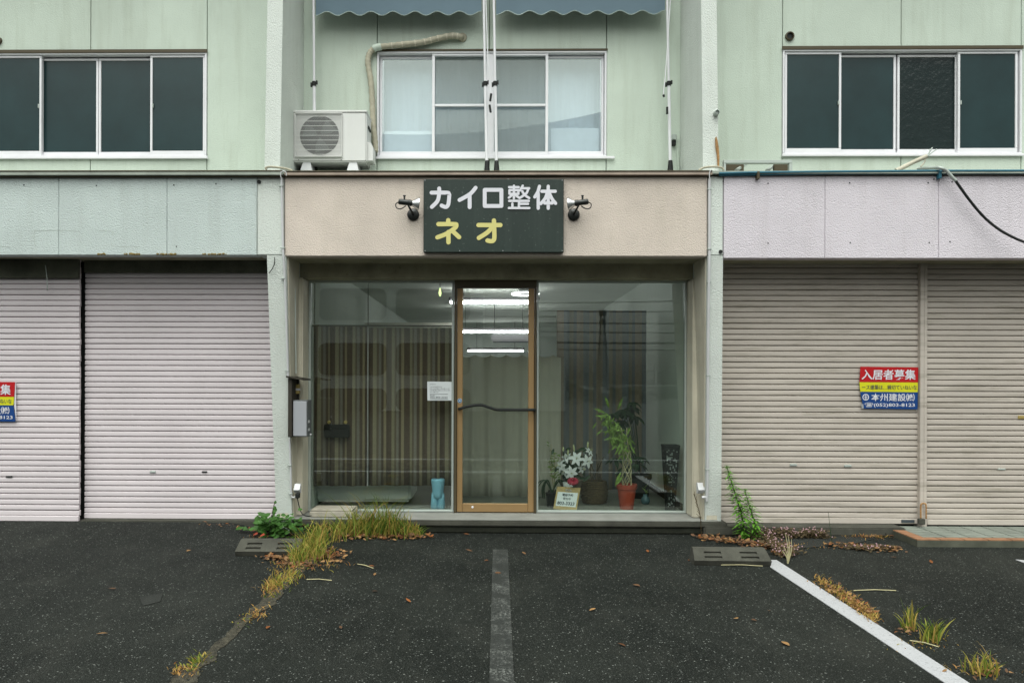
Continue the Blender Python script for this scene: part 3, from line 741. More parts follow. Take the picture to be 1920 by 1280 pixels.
# shutter boxes at the top, their dark colour standing in for the overhang's shade
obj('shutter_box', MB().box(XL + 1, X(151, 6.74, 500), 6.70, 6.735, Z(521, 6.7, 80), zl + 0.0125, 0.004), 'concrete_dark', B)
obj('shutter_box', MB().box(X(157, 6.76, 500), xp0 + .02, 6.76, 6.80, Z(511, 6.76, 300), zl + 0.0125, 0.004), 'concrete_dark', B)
# pull slots
def slot(px, py, Y, m, parent, w=0.055, h=0.02):
    p = at(px, py, Y)
    obj('finger_slot', MB().box(p.x - w / 2, p.x + w / 2, Y - 0.012, Y - 0.001, p.z - h / 2, p.z + h / 2, 0.003), m, parent)
slot(18, 893, 6.745, 'black_trim', sl2, 0.06, 0.016); slot(287, 884, YS + .02, 'alu_dull', sl1); slot(384, 884, YS + .02, 'black_trim', sl1, 0.05, 0.014)
slot(1487, 871, YS, 'alu_dull', sr1, 0.065, 0.022); slot(1589, 873, YS, 'alu_dull', sr1, 0.065, 0.022); slot(1877, 879, YS, 'alu_dull', sr2, 0.07, 0.014)
slot(1915, 782, YS, 'brass', sr2, 0.07, 0.03)
# latch loop on the post
p0 = at(1731, 972, 6.74)
k = thing('post_latch', (p0.x, p0.y, p0.z), 'rusty wire loop latch at the foot of the shutter post', 'latch')
obj('loop', MB().tube(smooth_path([at(1726.5, 972, 6.735), at(1726.5, 950, 6.735), at(1728, 944, 6.735), at(1735, 944, 6.735), at(1736.5, 950, 6.735), at(1736.5, 972, 6.735)], 4), 0.007, 6), 'rust', k, smooth=True)
obj('latch_block', MB().box(at(1726, 0, 6.72).x, at(1738, 0, 6.72).x, 6.715, 6.752, Z(983, 6.72, 1732), Z(972, 6.72, 1732), 0.006), 'concrete', k)
q = wpx(1690, 1714, 974, 979, 6.786)
obj('maker_plate', MB().box(q[0], q[1], 6.780, 6.787, q[2], q[3]), 'ink', sr1)

# ---------------------------------------------------------------- concrete aprons, step, tiles
obj('shutter_kerb', MB().box(XL, X(150, 6.70, 980), 6.68, 6.95, 0, zsl - 0.012, 0.01), 'concrete', label='grey concrete kerb under the far left shutter', cat='kerb')
obj('shutter_kerb', MB().box(X(151, 6.74, 980), xp0 + 0.06, 6.72, 6.95, 0, zsl + 0.003, 0.01), 'concrete', label='grey concrete kerb under the wide pinkish shutter', cat='kerb')
obj('shutter_kerb', MB().box(xq1 - 0.1, X(1700, 6.6, 990), 6.60, 6.95, 0, zsr - 0.002, 0.012), 'concrete', label='stained concrete kerb under the beige shutter beside the right pillar', cat='kerb')
st = thing('shop_step', (0, 6.8, 0), 'low concrete step running along the shop front below the door', 'step')
sx0, sx1 = X(560, 6.63, 985), X(1372, 6.63, 990)
obj('step_body', MB().box(sx0, sx1, 6.645, 6.86, 0, 0.0665, 0.012), M['black_moss'], st)
obj('step_edge', MB().box(sx0 + .01, sx1 - .04, 6.625, 6.858, 0.067, zsill - 0.002, 0.010), 'concrete', st)
obj('sill_slab', MB().box(jl1 - .2, jr0 + .2, 6.655, 7.10, zsill - 0.0015, zsill + 0.005, 0.002), 'sill', st)
# wooden plank by the left window
x0, x1, z0, z1 = wpx(583, 664, 943, 953, 6.78)
obj('plank', MB().box(x0, x1, 6.72, 6.98, zsill + 0.007, zsill + 0.055, 0.006).box(x0 + .01, x1 - .01, 6.73, 6.97, zsill + 0.056, zsill + 0.075, 0.004), 'wood_light', label='pale grey plank lying on the step under the left shop window', cat='plank')
# tiled platform in front of the right hand shutter
tp = thing('tiled_platform', (at(1800, 1010, 6.3).x, 6.4, 0), 'low platform paved with grey tiles and orange edging', 'platform')
tz = 0.055
tx0, ty0, ty1 = X(1775, 6.2, 1006) - 0.62, 6.20, 6.79
tA, tB = X(1720, 6.2, 1006), X(1655, 6.78, 985)
obj('platform_base', MB().quadbox([(tA, ty0, 0), (XR, ty0, 0), (XR, ty1, 0), (tB, ty1, 0), (tA, ty0, tz), (XR, ty0, tz), (XR, ty1, tz), (tB, ty1, tz)]), 'concrete_dark', tp)
def tile(x0, x1, y0, y1, m, sk=0.0):
    xo = lambda y: (tB - tA) * (y - ty0) / (ty1 - ty0) * sk
    mb = MB().quadbox([(x0 + xo(y0), y0, tz), (x1 + xo(y0), y0, tz), (x1 + xo(y1), y1, tz), (x0 + xo(y1), y1, tz), (x0 + xo(y0), y0, tz + .008), (x1 + xo(y0), y0, tz + .008), (x1 + xo(y1), y1, tz + .008), (x0 + xo(y1), y1, tz + .008)])
    obj('tile', mb, m, tp)
for i in range(16):
    a = tA + i * 0.2
    tile(a + 0.004, a + 0.194, ty0 + 0.004, ty0 + 0.088, 'tile_orange')
for r in range(5):
    y = ty0 + 0.10 + r * 0.098
    tile(tA + 0.003, tA + 0.10, y, y + 0.087, 'tile_orange', 1)
    for i in range(15):
        a = tA + 0.104 + i * 0.2
        tile(a, a + 0.189, y, y + 0.087, 'tile_grey', 1)
# wheel stops
def wheel_stop(pxl, pxr, pyb, label, yaw):
    p0, p1 = ground(pxl, pyb), ground(pxr, pyb)
    c = (p0 + p1) / 2; Lh = (p1 - p0).length / 2
    mb = MB()
    xs = [-Lh, -Lh * .72, -Lh * .25, Lh * .25, Lh * .72, Lh]; ts = [0, .18, .36, .55, .73, 1]
    A, Bp = Vector((0, 0, 0.04)), Vector((0, 0.105, 0.112)); dd = Bp - A; nn = Vector((0, -dd.z, dd.y)).normalized()
    pt = lambda x, t, d=0: Vector((x * (1 - 0.05 * t), 0, 0)) + A + dd * t - nn * d
    for i in range(5):
        for j in range(5):
            d = 0.014 if (i in (1, 3) and j in (1, 3)) else 0
            k0 = len(mb.v); cs = [(xs[i], ts[j]), (xs[i + 1], ts[j]), (xs[i + 1], ts[j + 1]), (xs[i], ts[j + 1])]
            mb.v += [pt(x, t, d) for x, t in cs]; mb.f.append([k0, k0 + 1, k0 + 2, k0 + 3])
            if d:
                mb.v += [pt(x, t, 0) for x, t in cs]
                for q_ in range(4): mb.f.append([k0 + q_, k0 + (q_ + 1) % 4, k0 + 4 + (q_ + 1) % 4, k0 + 4 + q_])
    prof = [(0.018, 0), (0, 0.04), (0.105, 0.112), (0.15, 0.112), (0.165, 0)]
    k0 = len(mb.v)
    for s_ in (-1, 1):
        for y, z in prof: mb.v.append(Vector((s_ * Lh * (1 - 0.05 * max(0, min(1, y / .105)) * (1 if z > .05 else 0)), y, z)))
    mb.f += [[k0, k0 + 1, k0 + 2, k0 + 3, k0 + 4], [k0 + 5, k0 + 9, k0 + 8, k0 + 7, k0 + 6], [k0, k0 + 5, k0 + 6, k0 + 1], [k0 + 2, k0 + 7, k0 + 8, k0 + 3], [k0 + 3, k0 + 8, k0 + 9, k0 + 4]]
    rot = Matrix.Rotation(yaw, 3, 'Z')
    mb.v = [rot @ v + Vector((c.x, c.y, 0)) for v in mb.v]
    return obj('wheel_stop', mb, 'concrete', label=label, cat='wheel stop', group='concrete wheel stops in the parking bays')
wheel_stop(440, 563, 1043, 'concrete wheel stop half covered by grass and dead leaves', 0.02)
wheel_stop(1303, 1446, 1061, 'bare concrete wheel stop at the end of the white line', -0.015)

# ================================================================ SHOP FRONT
sf = thing('shop_window', (0, YG, zsill), parent=B)
zgt, zgb = Z(526, YG), zsill + 0.008
for (a, b) in ((579, 852), (1006, 1287)):
    x0, x1 = X(a, YG), X(b, YG)
    obj('window_frame', frame4(MB(), x0 + .002, x1 - .002, zgb, zgt, YG - 0.02, YG + 0.04, 0.018 if a > 900 else 0.022, 0.02), 'alu_dull', sf)
    obj('pane', MB().box(x0 + .02, x1 - .02, YG + 0.004, YG + 0.010, zgb + .018, zgt - .015), 'glass', sf)
    t_ = x1 - 0.014 if a < 900 else x0 + 0.002
dr = thing('shop_door', (X(930, YG), YG, zgb), parent=B)
dx0, dx1 = X(852.5, YG), X(1005.5, YG)
obj('door_frame', MB().box(dx0, dx1, YG - 0.05, YG + 0.05, Z(541, YG) + .002, zgt, 0.003).box(dx0, X(857, YG), YG - 0.05, YG + 0.05, zgb, Z(541, YG), 0.003).box(X(1002, YG), dx1, YG - 0.05, YG + 0.05, zgb, Z(541, YG), 0.003), 'brown_dark', dr)
obj('door_stile', MB().box(X(857.5, YG), X(868, YG), YG - 0.03, YG + 0.02, zgb + .005, Z(541.3, YG), 0.003), 'bronze', dr)
obj('door_stile', MB().box(X(990.5, YG), X(1001.5, YG), YG - 0.03, YG + 0.02, zgb + .005, Z(541.3, YG), 0.003), 'bronze', dr)
obj('door_rail', MB().box(X(868.3, YG), X(990.2, YG), YG - 0.03, YG + 0.02, zgb + .005, Z(943, YG), 0.003), 'bronze', dr)
obj('pane', MB().box(X(868, YG), X(990.5, YG), YG - 0.005, YG + 0.001, Z(943.4, YG), Z(541, YG)), 'glass', dr)
hy = YG - 0.085
obj('door_handle', MB().tube(smooth_path([at(861, 766, hy + .05), at(863, 766, hy), at(875, 762, hy), at(900, 759, hy), at(916, 763, hy), at(930, 767.5, hy), at(950, 768, hy), at(999, 768, hy), at(1000, 768, hy + .05)], 5), 0.014, 10), 'black_trim', dr, smooth=True)
p = at(862, 751, YG - 0.032)
obj('sticker', MB().lathe([(0.022, 0), (0.022, 0.0015)], p, (0, -1, 0), 20), 'white_plastic', dr)
obj('sticker', MB().lathe([(0.0185, 0), (0.0185, 0.001)], p + Vector((0, -0.002, 0)), (0, -1, 0), 20), 'sticker_blue', dr)
obj('sticker_mark', MB().box(p.x - .008, p.x - .002, p.y - .0045, p.y - .0032, p.z - .008, p.z + .009).box(p.x + .002, p.x + .008, p.y - .0045, p.y - .0032, p.z - .009, p.z + .007), 'white_plastic', dr)
p = at(886, 950, YG - 0.031)
obj('lock', MB().lathe([(0.011, 0), (0.011, 0.004), (0.006, 0.005)], p, (0, -1, 0), 14), 'alu', dr)
# notice stuck on the left pane
nt_ = thing('notice', at(826, 750, YG - .004), 'small white printed notice taped inside the left shop window', 'notice')
c4 = [at(801.5, 750.5, YG), at(850.5, 750.5, YG), at(850, 715.5, YG), at(801, 715, YG)]
mbn = MB(); mbn.quadbox([c4[0], c4[1], c4[1] + Vector((0, .0015, 0)), c4[0] + Vector((0, .0015, 0)), c4[3], c4[2], c4[2] + Vector((0, .0015, 0)), c4[3] + Vector((0, .0015, 0))])
obj('paper', mbn, 'paper', nt_)
for (a, y, b, body) in ((806, 720, 817, 'お知らせ'), (806, 725, 829, 'ただいま予約受付中です'), (806, 728.3, 843, 'おそれいりますがお電話にてご予約をお願いいたします'), (806, 731.5, 844, 'ご来店の際は事前にお電話をいただけますようお願い'), (806, 734.8, 822, 'よろしくお願いします'), (806, 741, 816, '電話番号')):
    text_quad('print_line', body, pxquad(a, y - 1.1, b, y + 1.1, YG), 'ink', nt_, 0.0, 0.0015)
text_quad('print_line', '052-803-3323', pxquad(806.5, 743.2, 839, 746, YG), 'ink', nt_, 0.01, 0.0015)
for y in (738.6, 747.6):
    q = wpx(806, 840, y - .25, y + .25, YG - .002); obj('rule', MB().box(q[0], q[1], YG - .003, YG - .0015, q[2], q[3]), 'ink', nt_)

# ---------------------------------------------------------------- interior
rxl, rxr = X(575, YG), X(1284, YG) + .03
RB = 16.6
inn = thing('shop_interior', (0, 9, zsill), parent=B)
obj('interior_floor', MB().box(rxl, rxr, 7.102, RB, zsill - 0.05, zsill), 'room_floor', inn)
obj('interior_wall', MB().box(rxl - .1, rxl, 7.13, RB, zsill, 2.8), 'room_wall', inn)
obj('interior_wall', MB().box(rxr, rxr + .1, 7.13, RB, zsill, 2.8), 'room_wall', inn)
obj('interior_wall', MB().box(rxl, rxr, RB, RB + .1, zsill, 2.8), 'room_wall', inn)
obj('interior_ceiling', MB().box(rxl - .1, rxr + .1, 7.13, RB, 2.62, 2.7), 'room_ceiling', inn)
obj('skirting', MB().box(rxr - .012, rxr - .001, 7.14, RB, zsill, zsill + 0.07), 'matte_brown', inn)
obj('interior_roof', MB().box(XL, XR, 7.2, 17, 2.82, 2.9), 'soffit', inn)
obj('side_room_wall', MB().box(XL, XR, 17.0, 17.1, 0, 3), 'soffit', inn)
obj('end_wall', MB().box(XL - .1, XL, 6.9, 17, 0, ZTOP).box(XR, XR + .1, 6.9, 17, 0, ZTOP), 'wall_green', B)
def fluoro(pxa, pxb, py, Y, label, double):
    a, b = at(pxa, py, Y), at(pxb, py, Y)
    t = thing('ceiling_light', ((a.x + b.x) / 2, Y, a.z + .05), label, 'ceiling light', 'fluorescent lights inside the shop')
    obj('fitting', MB().box(a.x, b.x, Y - .05, Y + .05, a.z + 0.028, a.z + 0.07, 0.008), 'lamp_body', t)
    obj('hanger', MB().tube([(a.x + .2, Y, a.z + .07), (a.x + .2, Y, 2.62)], 0.004, 6).tube([(b.x - .2, Y, a.z + .07), (b.x - .2, Y, 2.62)], 0.004, 6), 'lamp_body', t)
    obj('lamp_tube', MB().tube([(a.x + .02, Y - .06, a.z), (b.x - .02, Y - .06, a.z)], 0.010, 10), 'tube', t, smooth=True, auto=40)
    if double: obj('lamp_tube', MB().tube([(a.x + .02, Y + .09, a.z - 0.005), (b.x - .02, Y + .09, a.z - 0.005)], 0.004, 10), 'tube', t, smooth=True, auto=40)
fluoro(842, 1012, 567, 9.9, 'nearest and longest fluorescent light seen through the door', True)
fluoro(850, 1002, 622, 12.2, 'middle fluorescent light of three seen through the door', True)
fluoro(876, 983, 658, 15.3, 'farthest fluorescent light just above the beige sheet', False)
# circular lamp close to the window
p = at(985, 551, 8.3)
t = thing('ring_lamp', p, 'round fluorescent ring lamp at the top right of the door glass', 'ceiling light')
obj('lamp_ring', MB().tube([p + Vector((.15 * math.cos(k / 24 * 6.283), .15 * math.sin(k / 24 * 6.283), 0)) for k in range(25)], .008, 8, False), 'ring_tube', t, smooth=True)
obj('fitting', MB().lathe([(.05, .0), (.07, .03), (.07, 2.62 - p.z)], p, n=20), 'lamp_body', t)
obj('spoke', MB().tube([p - Vector((.15, 0, -.01)), p + Vector((.15, 0, .01))], .004, 6), 'lamp_body', t)
# pendant lamp
p = at(825, 548, 8.4)
t = thing('pendant_lamp', p, 'small lit greenish pendant lamp hanging above the striped curtain', 'lamp')
obj('bulb', MB().lathe([(0.003, -0.05), (0.012, -0.03), (0.017, -0.008), (0.010, 0.02), (0.006, 0.05)], p), 'pendant', t, smooth=True)
obj('cord', MB().tube([p + Vector((0, 0, .05)), Vector((p.x, p.y, 2.62))], 0.004, 6), 'black_trim', t)
# striped curtain behind the left pane, in two halves
yc = YG + 0.22
zc0, zc1 = Z(911, yc, 720), Z(612, yc, 720)
cloth('striped_curtain', X(588, yc), X(689, yc), yc, zc0, zc1, 'striped', 0.022, 0.17, label='left half of the brown striped curtain behind the shop window', cat='curtain', group='brown striped curtain halves')
cloth('striped_curtain', X(691, yc), X(853, yc), yc + .01, zc0 + .005, zc1 - 0.01, 'striped', 0.022, 0.19, label='right half of the brown striped curtain, next to the door', cat='curtain', group='brown striped curtain halves')
obj('curtain_hem', MB().box(X(689.6, yc), X(690.5, yc), yc - .012, yc - .004, zc0, zc1), 'fascia_lilac', label='pale vertical edge where the two striped curtain halves meet', cat='curtain hem')
obj('curtain_rod', MB().tube([(X(584, yc), yc, zc1 + .008), (X(856, yc), yc, zc1 + .004)], 0.009, 8).tube([(X(590, yc), yc, zc1), (X(590, yc), yc, 2.6)], 0.004, 6).tube([(X(690, yc), yc, zc1), (X(690, yc), yc, 2.6)], 0.004, 6).tube([(X(852, yc), yc, zc1), (X(852, yc), yc, 2.6)], 0.004, 6), 'brown_dark', label='dark curtain rod hung on thin wires behind the left pane', cat='curtain rod', smooth=True, auto=40)
# beige sheet curtain hung on a wire further back
yb_ = 8.05
cloth('sheet_curtain', X(862, yb_), X(1052, yb_), yb_, Z(934, yb_, 930), Z(664, yb_, 930), 'sheet', 0.022, 0.21, n=140, swag=0.035, swags=6.5, label='beige sheet hung on a wire across the room behind the door', cat='curtain')
cloth('pale_striped_curtain', X(1044, 8.4), X(1212, 8.4), 8.4, zsill + 0.03, Z(582, 8.4, 1130), 'striped_pale', 0.02, 0.16, label='pale striped curtain at the back of the right display window', cat='curtain')
cloth('room_divider_curtain', X(540, 10.2), X(864, 10.2), 10.2, zsill + .05, 2.2, 'sheet', 0.02, 0.3, label='dim divider sheet deep behind the striped curtain', cat='curtain')
# indoor air conditioner
x0, x1, z0, z1 = wpx(921, 1000, 625, 640, 10.9)
t = thing('indoor_air_conditioner', ((x0 + x1) / 2, 10.9, z0), 'long white indoor air conditioner seen through the top of the door', 'air conditioner')
obj('casing', MB().box(x0, x1, 10.9, 11.1, z0, z1, 0.02), 'white_plastic', t)
obj('louvre', MB().box(x0 + .03, x1 - .03, 10.895, 10.91, z0 - .018, z0 - .002), 'fan_grey', t)
obj('bracket', MB().tube([(x0 + .05, 11.03, z1 - .01), (x0 + .05, 11.03, 2.62)], .006, 6).tube([(x1 - .05, 11.03, z1 - .01), (x1 - .05, 11.03, 2.62)], .006, 6), 'lamp_body', t)
# treatment couch
x0, x1, z0, z1 = wpx(592, 735, 915, 939, 7.5)
t = thing('treatment_couch', ((x0 + x1) / 2, 7.9, zsill), 'white padded treatment couch showing under the striped curtain', 'couch')
obj('padding', MB().box(x0, x1 + .2, 7.45, 8.1, z0, z1 + .25, 0.03), 'bed_white', t)
for xx in (x0 + .1, x1):
    obj('leg', MB().box(xx, xx + .05, 7.6, 7.65, zsill, z0), 'black_trim', t); obj('leg', MB().box(xx, xx + .05, 7.95, 8.0, zsill, z0), 'black_trim', t)
# blue stand
p = at(821, 957, 7.22); h_ = 0.30
mb = MB()
for s_ in (-1, 1):
    mb.lathe([(0.028, 0), (0.038, 0.015), (0.037, 0.05), (0.034, 0.10), (0.030, 0.16)], (p.x + s_ * 0.033, 7.22, zsill), n=18)
mb.lathe([(0.02, 0.09), (0.052, 0.12), (0.055, 0.16), (0.060, 0.22), (0.068, 0.28), (0.062, 0.30)], (p.x, 7.22, zsill), n=24)
obj('blue_stand', mb, 'blue_plastic', label='light blue moulded plastic stand on the floor left of the door', cat='stand', smooth=True)
# handbag hanging on the curtain
x0, x1, z0, z1 = wpx(608, 655, 793, 820, 7.2)
t = thing('handbag', ((x0 + x1) / 2, 7.2, z0), 'dark flat handbag with two round gold clips in the left window', 'handbag')
obj('bag_body', MB().box(x0, x1, 7.185, 7.225, z0, z1 - .012, 0.008), 'bag', t)
obj('flap', MB().box(x0 + .004, x1 - .004, 7.178, 7.184, z1 - 0.055, z1 - .012, 0.003), 'bag', t)
for px in (617, 648): obj('clip', MB().lathe([(0.017, 0), (0.017, .006), (0.012, .009)], at(px, 791, 7.19), (0, -1, 0), 16), 'brass', t)

# ---------------------------------------------------------------- display in the right window
ZF = zsill
def pot(name, px, pyt, Y, rt, rb, h, m, t):
    p = at(px, pyt, Y)
    obj(name, MB().lathe([(rb, 0), (rb + (rt - rb) * .8, h * .78), (rt * 1.0, h * .8), (rt * 1.06, h * .84), (rt * 1.06, h), (rt * .92, h), (rt * .9, h - .03)], (p.x, Y, ZF), n=28), m, t, smooth=True, auto=35)
    return Vector((p.x, Y, ZF + h))
t = thing('braided_plant', (X(1175, 7.3), 7.3, ZF), 'braided houseplant with variegated leaves in a terracotta red pot', 'potted plant')
top = pot('pot', 1175, 908, 7.30, 0.096, 0.066, 0.245, 'terracotta', t)
obj('soil', MB().lathe([(0.085, 0), (0.085, .01)], top - Vector((0, 0, .035)), n=20), 'soil', t)
mb = MB()
H1 = 0.36
for i in range(6):
    for sgn in (-1, 1):
        a0 = i / 6 * 6.283
        if sgn < 0 and i % 2: continue
        mb.tube([top + Vector((0.05 * (1 - .25 * k / 9) * math.cos(a0 + sgn * k / 9 * 4.2), 0.05 * math.sin(a0 + sgn * k / 9 * 4.2), -0.03 + H1 * k / 9)) for k in range(10)], 0.0045, 5)
ctop = top + Vector((-0.02, 0, H1))
for dx_ in (-0.03, 0.0, 0.03):
    mb.tube(smooth_path([top + Vector((dx_, 0, H1 - .05)), top + Vector((dx_ - .03, -0.01, H1 + .08)), top + Vector((dx_ * 2 - .06, 0, H1 + .2))], 4), 0.006, 5)
obj('stem', mb, 'stem_pale', t, smooth=True)
mb = MB()
for i in range(150):
    u = rnd.random()
    c = at(1176 - 34 * u + rnd.gauss(0, 9), 846 - 62 * u + rnd.gauss(0, 8), 7.28 + rnd.uniform(-.1, .1))
    a = rnd.gauss(-1.9, .6) if rnd.random() < .75 else rnd.uniform(1.2, 3.3)
    d = Vector((math.cos(a), rnd.uniform(-.5, .2), math.sin(a)))
    mb.leaf(c, d, rnd.uniform(.055, .10), rnd.uniform(.015, .024), (rnd.uniform(-.5, .5), -1, rnd.uniform(0, .8)), curl=rnd.uniform(0, .35))
for (px, py, a) in ((1128, 775, 2.7), (1131, 783, 2.9), (1134, 765, 1.9), (1160, 892, 4.0), (1157, 884, 4.2), (1150, 768, 1.2)):
    mb.leaf(at(px + 8, py, 7.27), (math.cos(a), -.2, math.sin(a)), .13, .026, (0, -1, .3), curl=.2)
mb.tone = []
obj('leaf_crown', mb, 'leaf_house', t, kind='stuff')
# dark big-leaved plant behind
t = thing('umbrella_plant', (X(1195, 8.0), 8.0, ZF), 'dark big leaved houseplant in a black pot behind the red pot', 'potted plant')
top = pot('pot', 1200, 900, 8.0, 0.12, 0.09, 0.26, 'black_trim', t)
mb = MB(); st_ = MB()
for i in range(17):
    c = at(rnd.uniform(1150, 1204), rnd.uniform(738, 800) if i < 12 else rnd.uniform(850, 880), 7.9 + rnd.uniform(-.15, .15))
    st_.tube(smooth_path([top - Vector((0, 0, .02)), (top + c) / 2 + Vector((0, 0, .05)), c], 3), 0.004, 4)
    for k in range(6):
        a = k / 6 * 6.283 + rnd.random()
        mb.leaf(c, (math.cos(a), math.sin(a) * .7, -.35), rnd.uniform(.09, .15), .05, (0, -.4, 1), curl=.3)
mb.tone = []
obj('leaf_crown', mb, 'leaf_dark', t, kind='stuff'); obj('stem', st_, 'leaf_dark', t)
# wicker basket with bare stems
t = thing('wicker_basket', (X(1115, 7.65), 7.65, ZF), 'woven wicker basket holding bare stems beside the lilies', 'basket')
p = Vector((X(1115, 7.65), 7.65, ZF))
mb = MB()
for r in range(13):
    z = 0.012 + r * 0.0175; rr = 0.115 + 0.018 * math.sin(r / 12 * 3.14)
    mb.tube([p + Vector(((rr + .006 * (1 if (k + r) % 2 else -1)) * math.cos(k / 24 * 6.283), (rr + .006 * (1 if (k + r) % 2 else -1)) * math.sin(k / 24 * 6.283), z)) for k in range(25)], 0.010, 5, False)
obj('weave', mb, 'basket', t, smooth=True)
obj('inner_pot', MB().lathe([(0.10, 0), (0.105, .2)], p, n=20), 'soil', t)
mb = MB()
for (px, py) in ((1100, 862), (1108, 870), (1118, 850), (1122, 868), (1132, 856), (1126, 872)):
    e = at(px, py, 7.65); mb.tube([p + Vector((rnd.uniform(-.05, .05), 0, .18)), (p + e) / 2 + Vector((rnd.uniform(-.02, .02), 0, .12)), e], 0.005, 5)
obj('stem', mb, 'bark', t)
# lattice floor lamp
t = thing('lattice_lamp', (X(1257, 7.22), 7.22, ZF), 'tall dark lattice floor lamp tapering to its foot by the right wall', 'lamp')
p = Vector((X(1257.5, 7.22), 7.22, ZF)); Ht = 0.62
mb = MB(); ns, nz = 9, 44
for fc in range(4):
    ca, sa_ = math.cos(fc * math.pi / 2), math.sin(fc * math.pi / 2)
    def fp(i, j, d=0):
        h = j / nz; w_ = (0.040 + 0.034 * h); x = (-1 + 2 * i / ns) * w_; y = -w_ + d
        return p + Vector((x * ca - y * sa_, x * sa_ + y * ca, 0.012 + h * Ht))
    for i in range(ns):
        for j in range(nz):
            if 0 < i < ns - 1 and 1 < j < nz - 2 and rnd.random() < 0.24: continue
            mb.quadbox([fp(i, j), fp(i + 1, j), fp(i + 1, j, .006), fp(i, j, .006), fp(i, j + 1), fp(i + 1, j + 1), fp(i + 1, j + 1, .006), fp(i, j + 1, .006)])
obj('lattice', mb, 'lattice', t)
obj('paper_lining', MB().quadbox([p + Vector((sx_ * (.030 + .034 * k_), sy_ * (.030 + .034 * k_), .02 + k_ * (Ht - .02))) for k_ in (0, 1) for sx_, sy_ in ((-1, -1), (1, -1), (1, 1), (-1, 1))]), 'lattice_paper', t)
obj('foot', MB().box(p.x - .045, p.x + .045, 7.175, 7.265, ZF, ZF + .014, .003), 'lattice', t)
obj('rim', MB().box(p.x - .078, p.x + .078, 7.22 - .078, 7.22 + .078, ZF + Ht + .012, ZF + Ht + .026, .003), 'lattice', t)
# little blue vase
t = thing('blue_vase', (X(1212, 7.6), 7.6, ZF), 'small blue glass vase with a sprig on the window floor', 'vase')
p = Vector((X(1211, 7.6), 7.6, ZF))
obj('vase_body', MB().lathe([(0.035, 0), (0.048, .03), (0.04, .06), (0.02, .08), (0.022, .1)], p, n=18), mat('blue_vase_glaze', (0.09, 0.16, 0.18), 0.25, 0.1), t, smooth=True)
mb = MB()
for i in range(8):
    a = i * .8; mb.leaf(p + Vector((0, 0, .1 + .012 * i)), (math.cos(a), math.sin(a), .7), .05, .016)
mb.tone = []; obj('sprig', mb, 'leaf_house', t)
# lilies behind the framed card
t = thing('lily_bouquet', (X(1072, 7.3), 7.3, ZF), 'bouquet of white lilies with a crimson ribbon in the right window', 'flowers')
base = Vector((X(1066, 7.32), 7.32, ZF))
obj('vase', MB().lathe([(0.05, 0), (0.06, .1), (0.045, .2), (0.055, .26)], base, n=18), 'bed_white', t, smooth=True)
def lily(px, py, Y, rad, facing):
    c = at(px, py, Y); n = Vector(facing).normalized(); u = n.orthogonal().normalized(); v = n.cross(u); mb = MB()
    for k in range(6):
        a = k / 6 * 6.283 + rnd.uniform(-.12, .12); d = u * math.cos(a) + v * math.sin(a)
        mb.leaf(c - n * .012, d + n * .25, rad * (1.0 if k % 2 else .92), rad * .46, n, curl=.30)
    mb.tone = []
    o = obj('lily_flower', mb, 'petal', t, smooth=True)
    s_ = MB()
    for k in range(5):
        a = k * 1.256; s_.tube([c, c + n * .035 + (u * math.cos(a) + v * math.sin(a)) * .012], 0.0018, 4)
    obj('stamen', s_, 'bud', o)
    return c
stm = MB()
for (px, py, Y, rad, fc) in ((1081, 859, 7.22, .080, (.05, -1, .25)), (1102, 864, 7.24, .078, (.5, -1, .1)), (1071, 886, 7.21, .078, (.1, -1, -.1)), (1050, 873, 7.25, .066, (-.8, -.7, .2)), (1106, 845, 7.27, .058, (.6, -.5, .6)), (1062, 857, 7.30, .06, (-.4, -.8, .5)), (1058, 884, 7.27, .06, (-.6, -.8, -.1)), (1093, 878, 7.27, .06, (.5, -.8, -.2))):
    c = lily(px, py, Y, rad, fc); stm.tube(smooth_path([base + Vector((0, 0, .2)), (base + c) / 2 + Vector((0, .02, .12)), c], 4), 0.004, 5)
for (px, py, l) in ((1076, 840, .075), (1065, 848, .06), (1102, 834, .07), (1056, 842, .05)):
    c = at(px, py, 7.3); obj('bud', MB().lathe([(0.003, -l / 2), (0.010, -l / 6), (0.009, l / 6), (0.003, l / 2)], c, (rnd.uniform(-.2, .2), 0, 1), 10), 'bud', t, smooth=True)
    stm.tube([base + Vector((0, 0, .2)), c - Vector((0, 0, l / 2))], 0.004, 5)
obj('stem', stm, 'leaf_dark', t)
mb = MB()
for i in range(46):
    c = at(rnd.gauss(1068, 15), rnd.gauss(874, 15), 7.33); a = rnd.uniform(0, 6.28)
    mb.leaf(c, (math.cos(a), .1, math.sin(a)), rnd.uniform(.06, .11), .03, (0, -1, .2), curl=.2)
mb.tone = []; obj('foliage', mb, 'leaf_dark', t, kind='stuff')
mb = MB()
for k in range(12):
    a = k / 12 * 6.283; c = at(1074, 903, 7.17)
    mb.tube(smooth_path([c, c + Vector((.045 * math.cos(a), -.02, .03 * math.sin(a) + .012)), c + Vector((.05 * math.cos(a + .5), -.005, .03 * math.sin(a + .5)))], 4), [0.007] * 8 + [0.009], 5)
obj('ribbon', mb, 'ribbon', t, smooth=True)
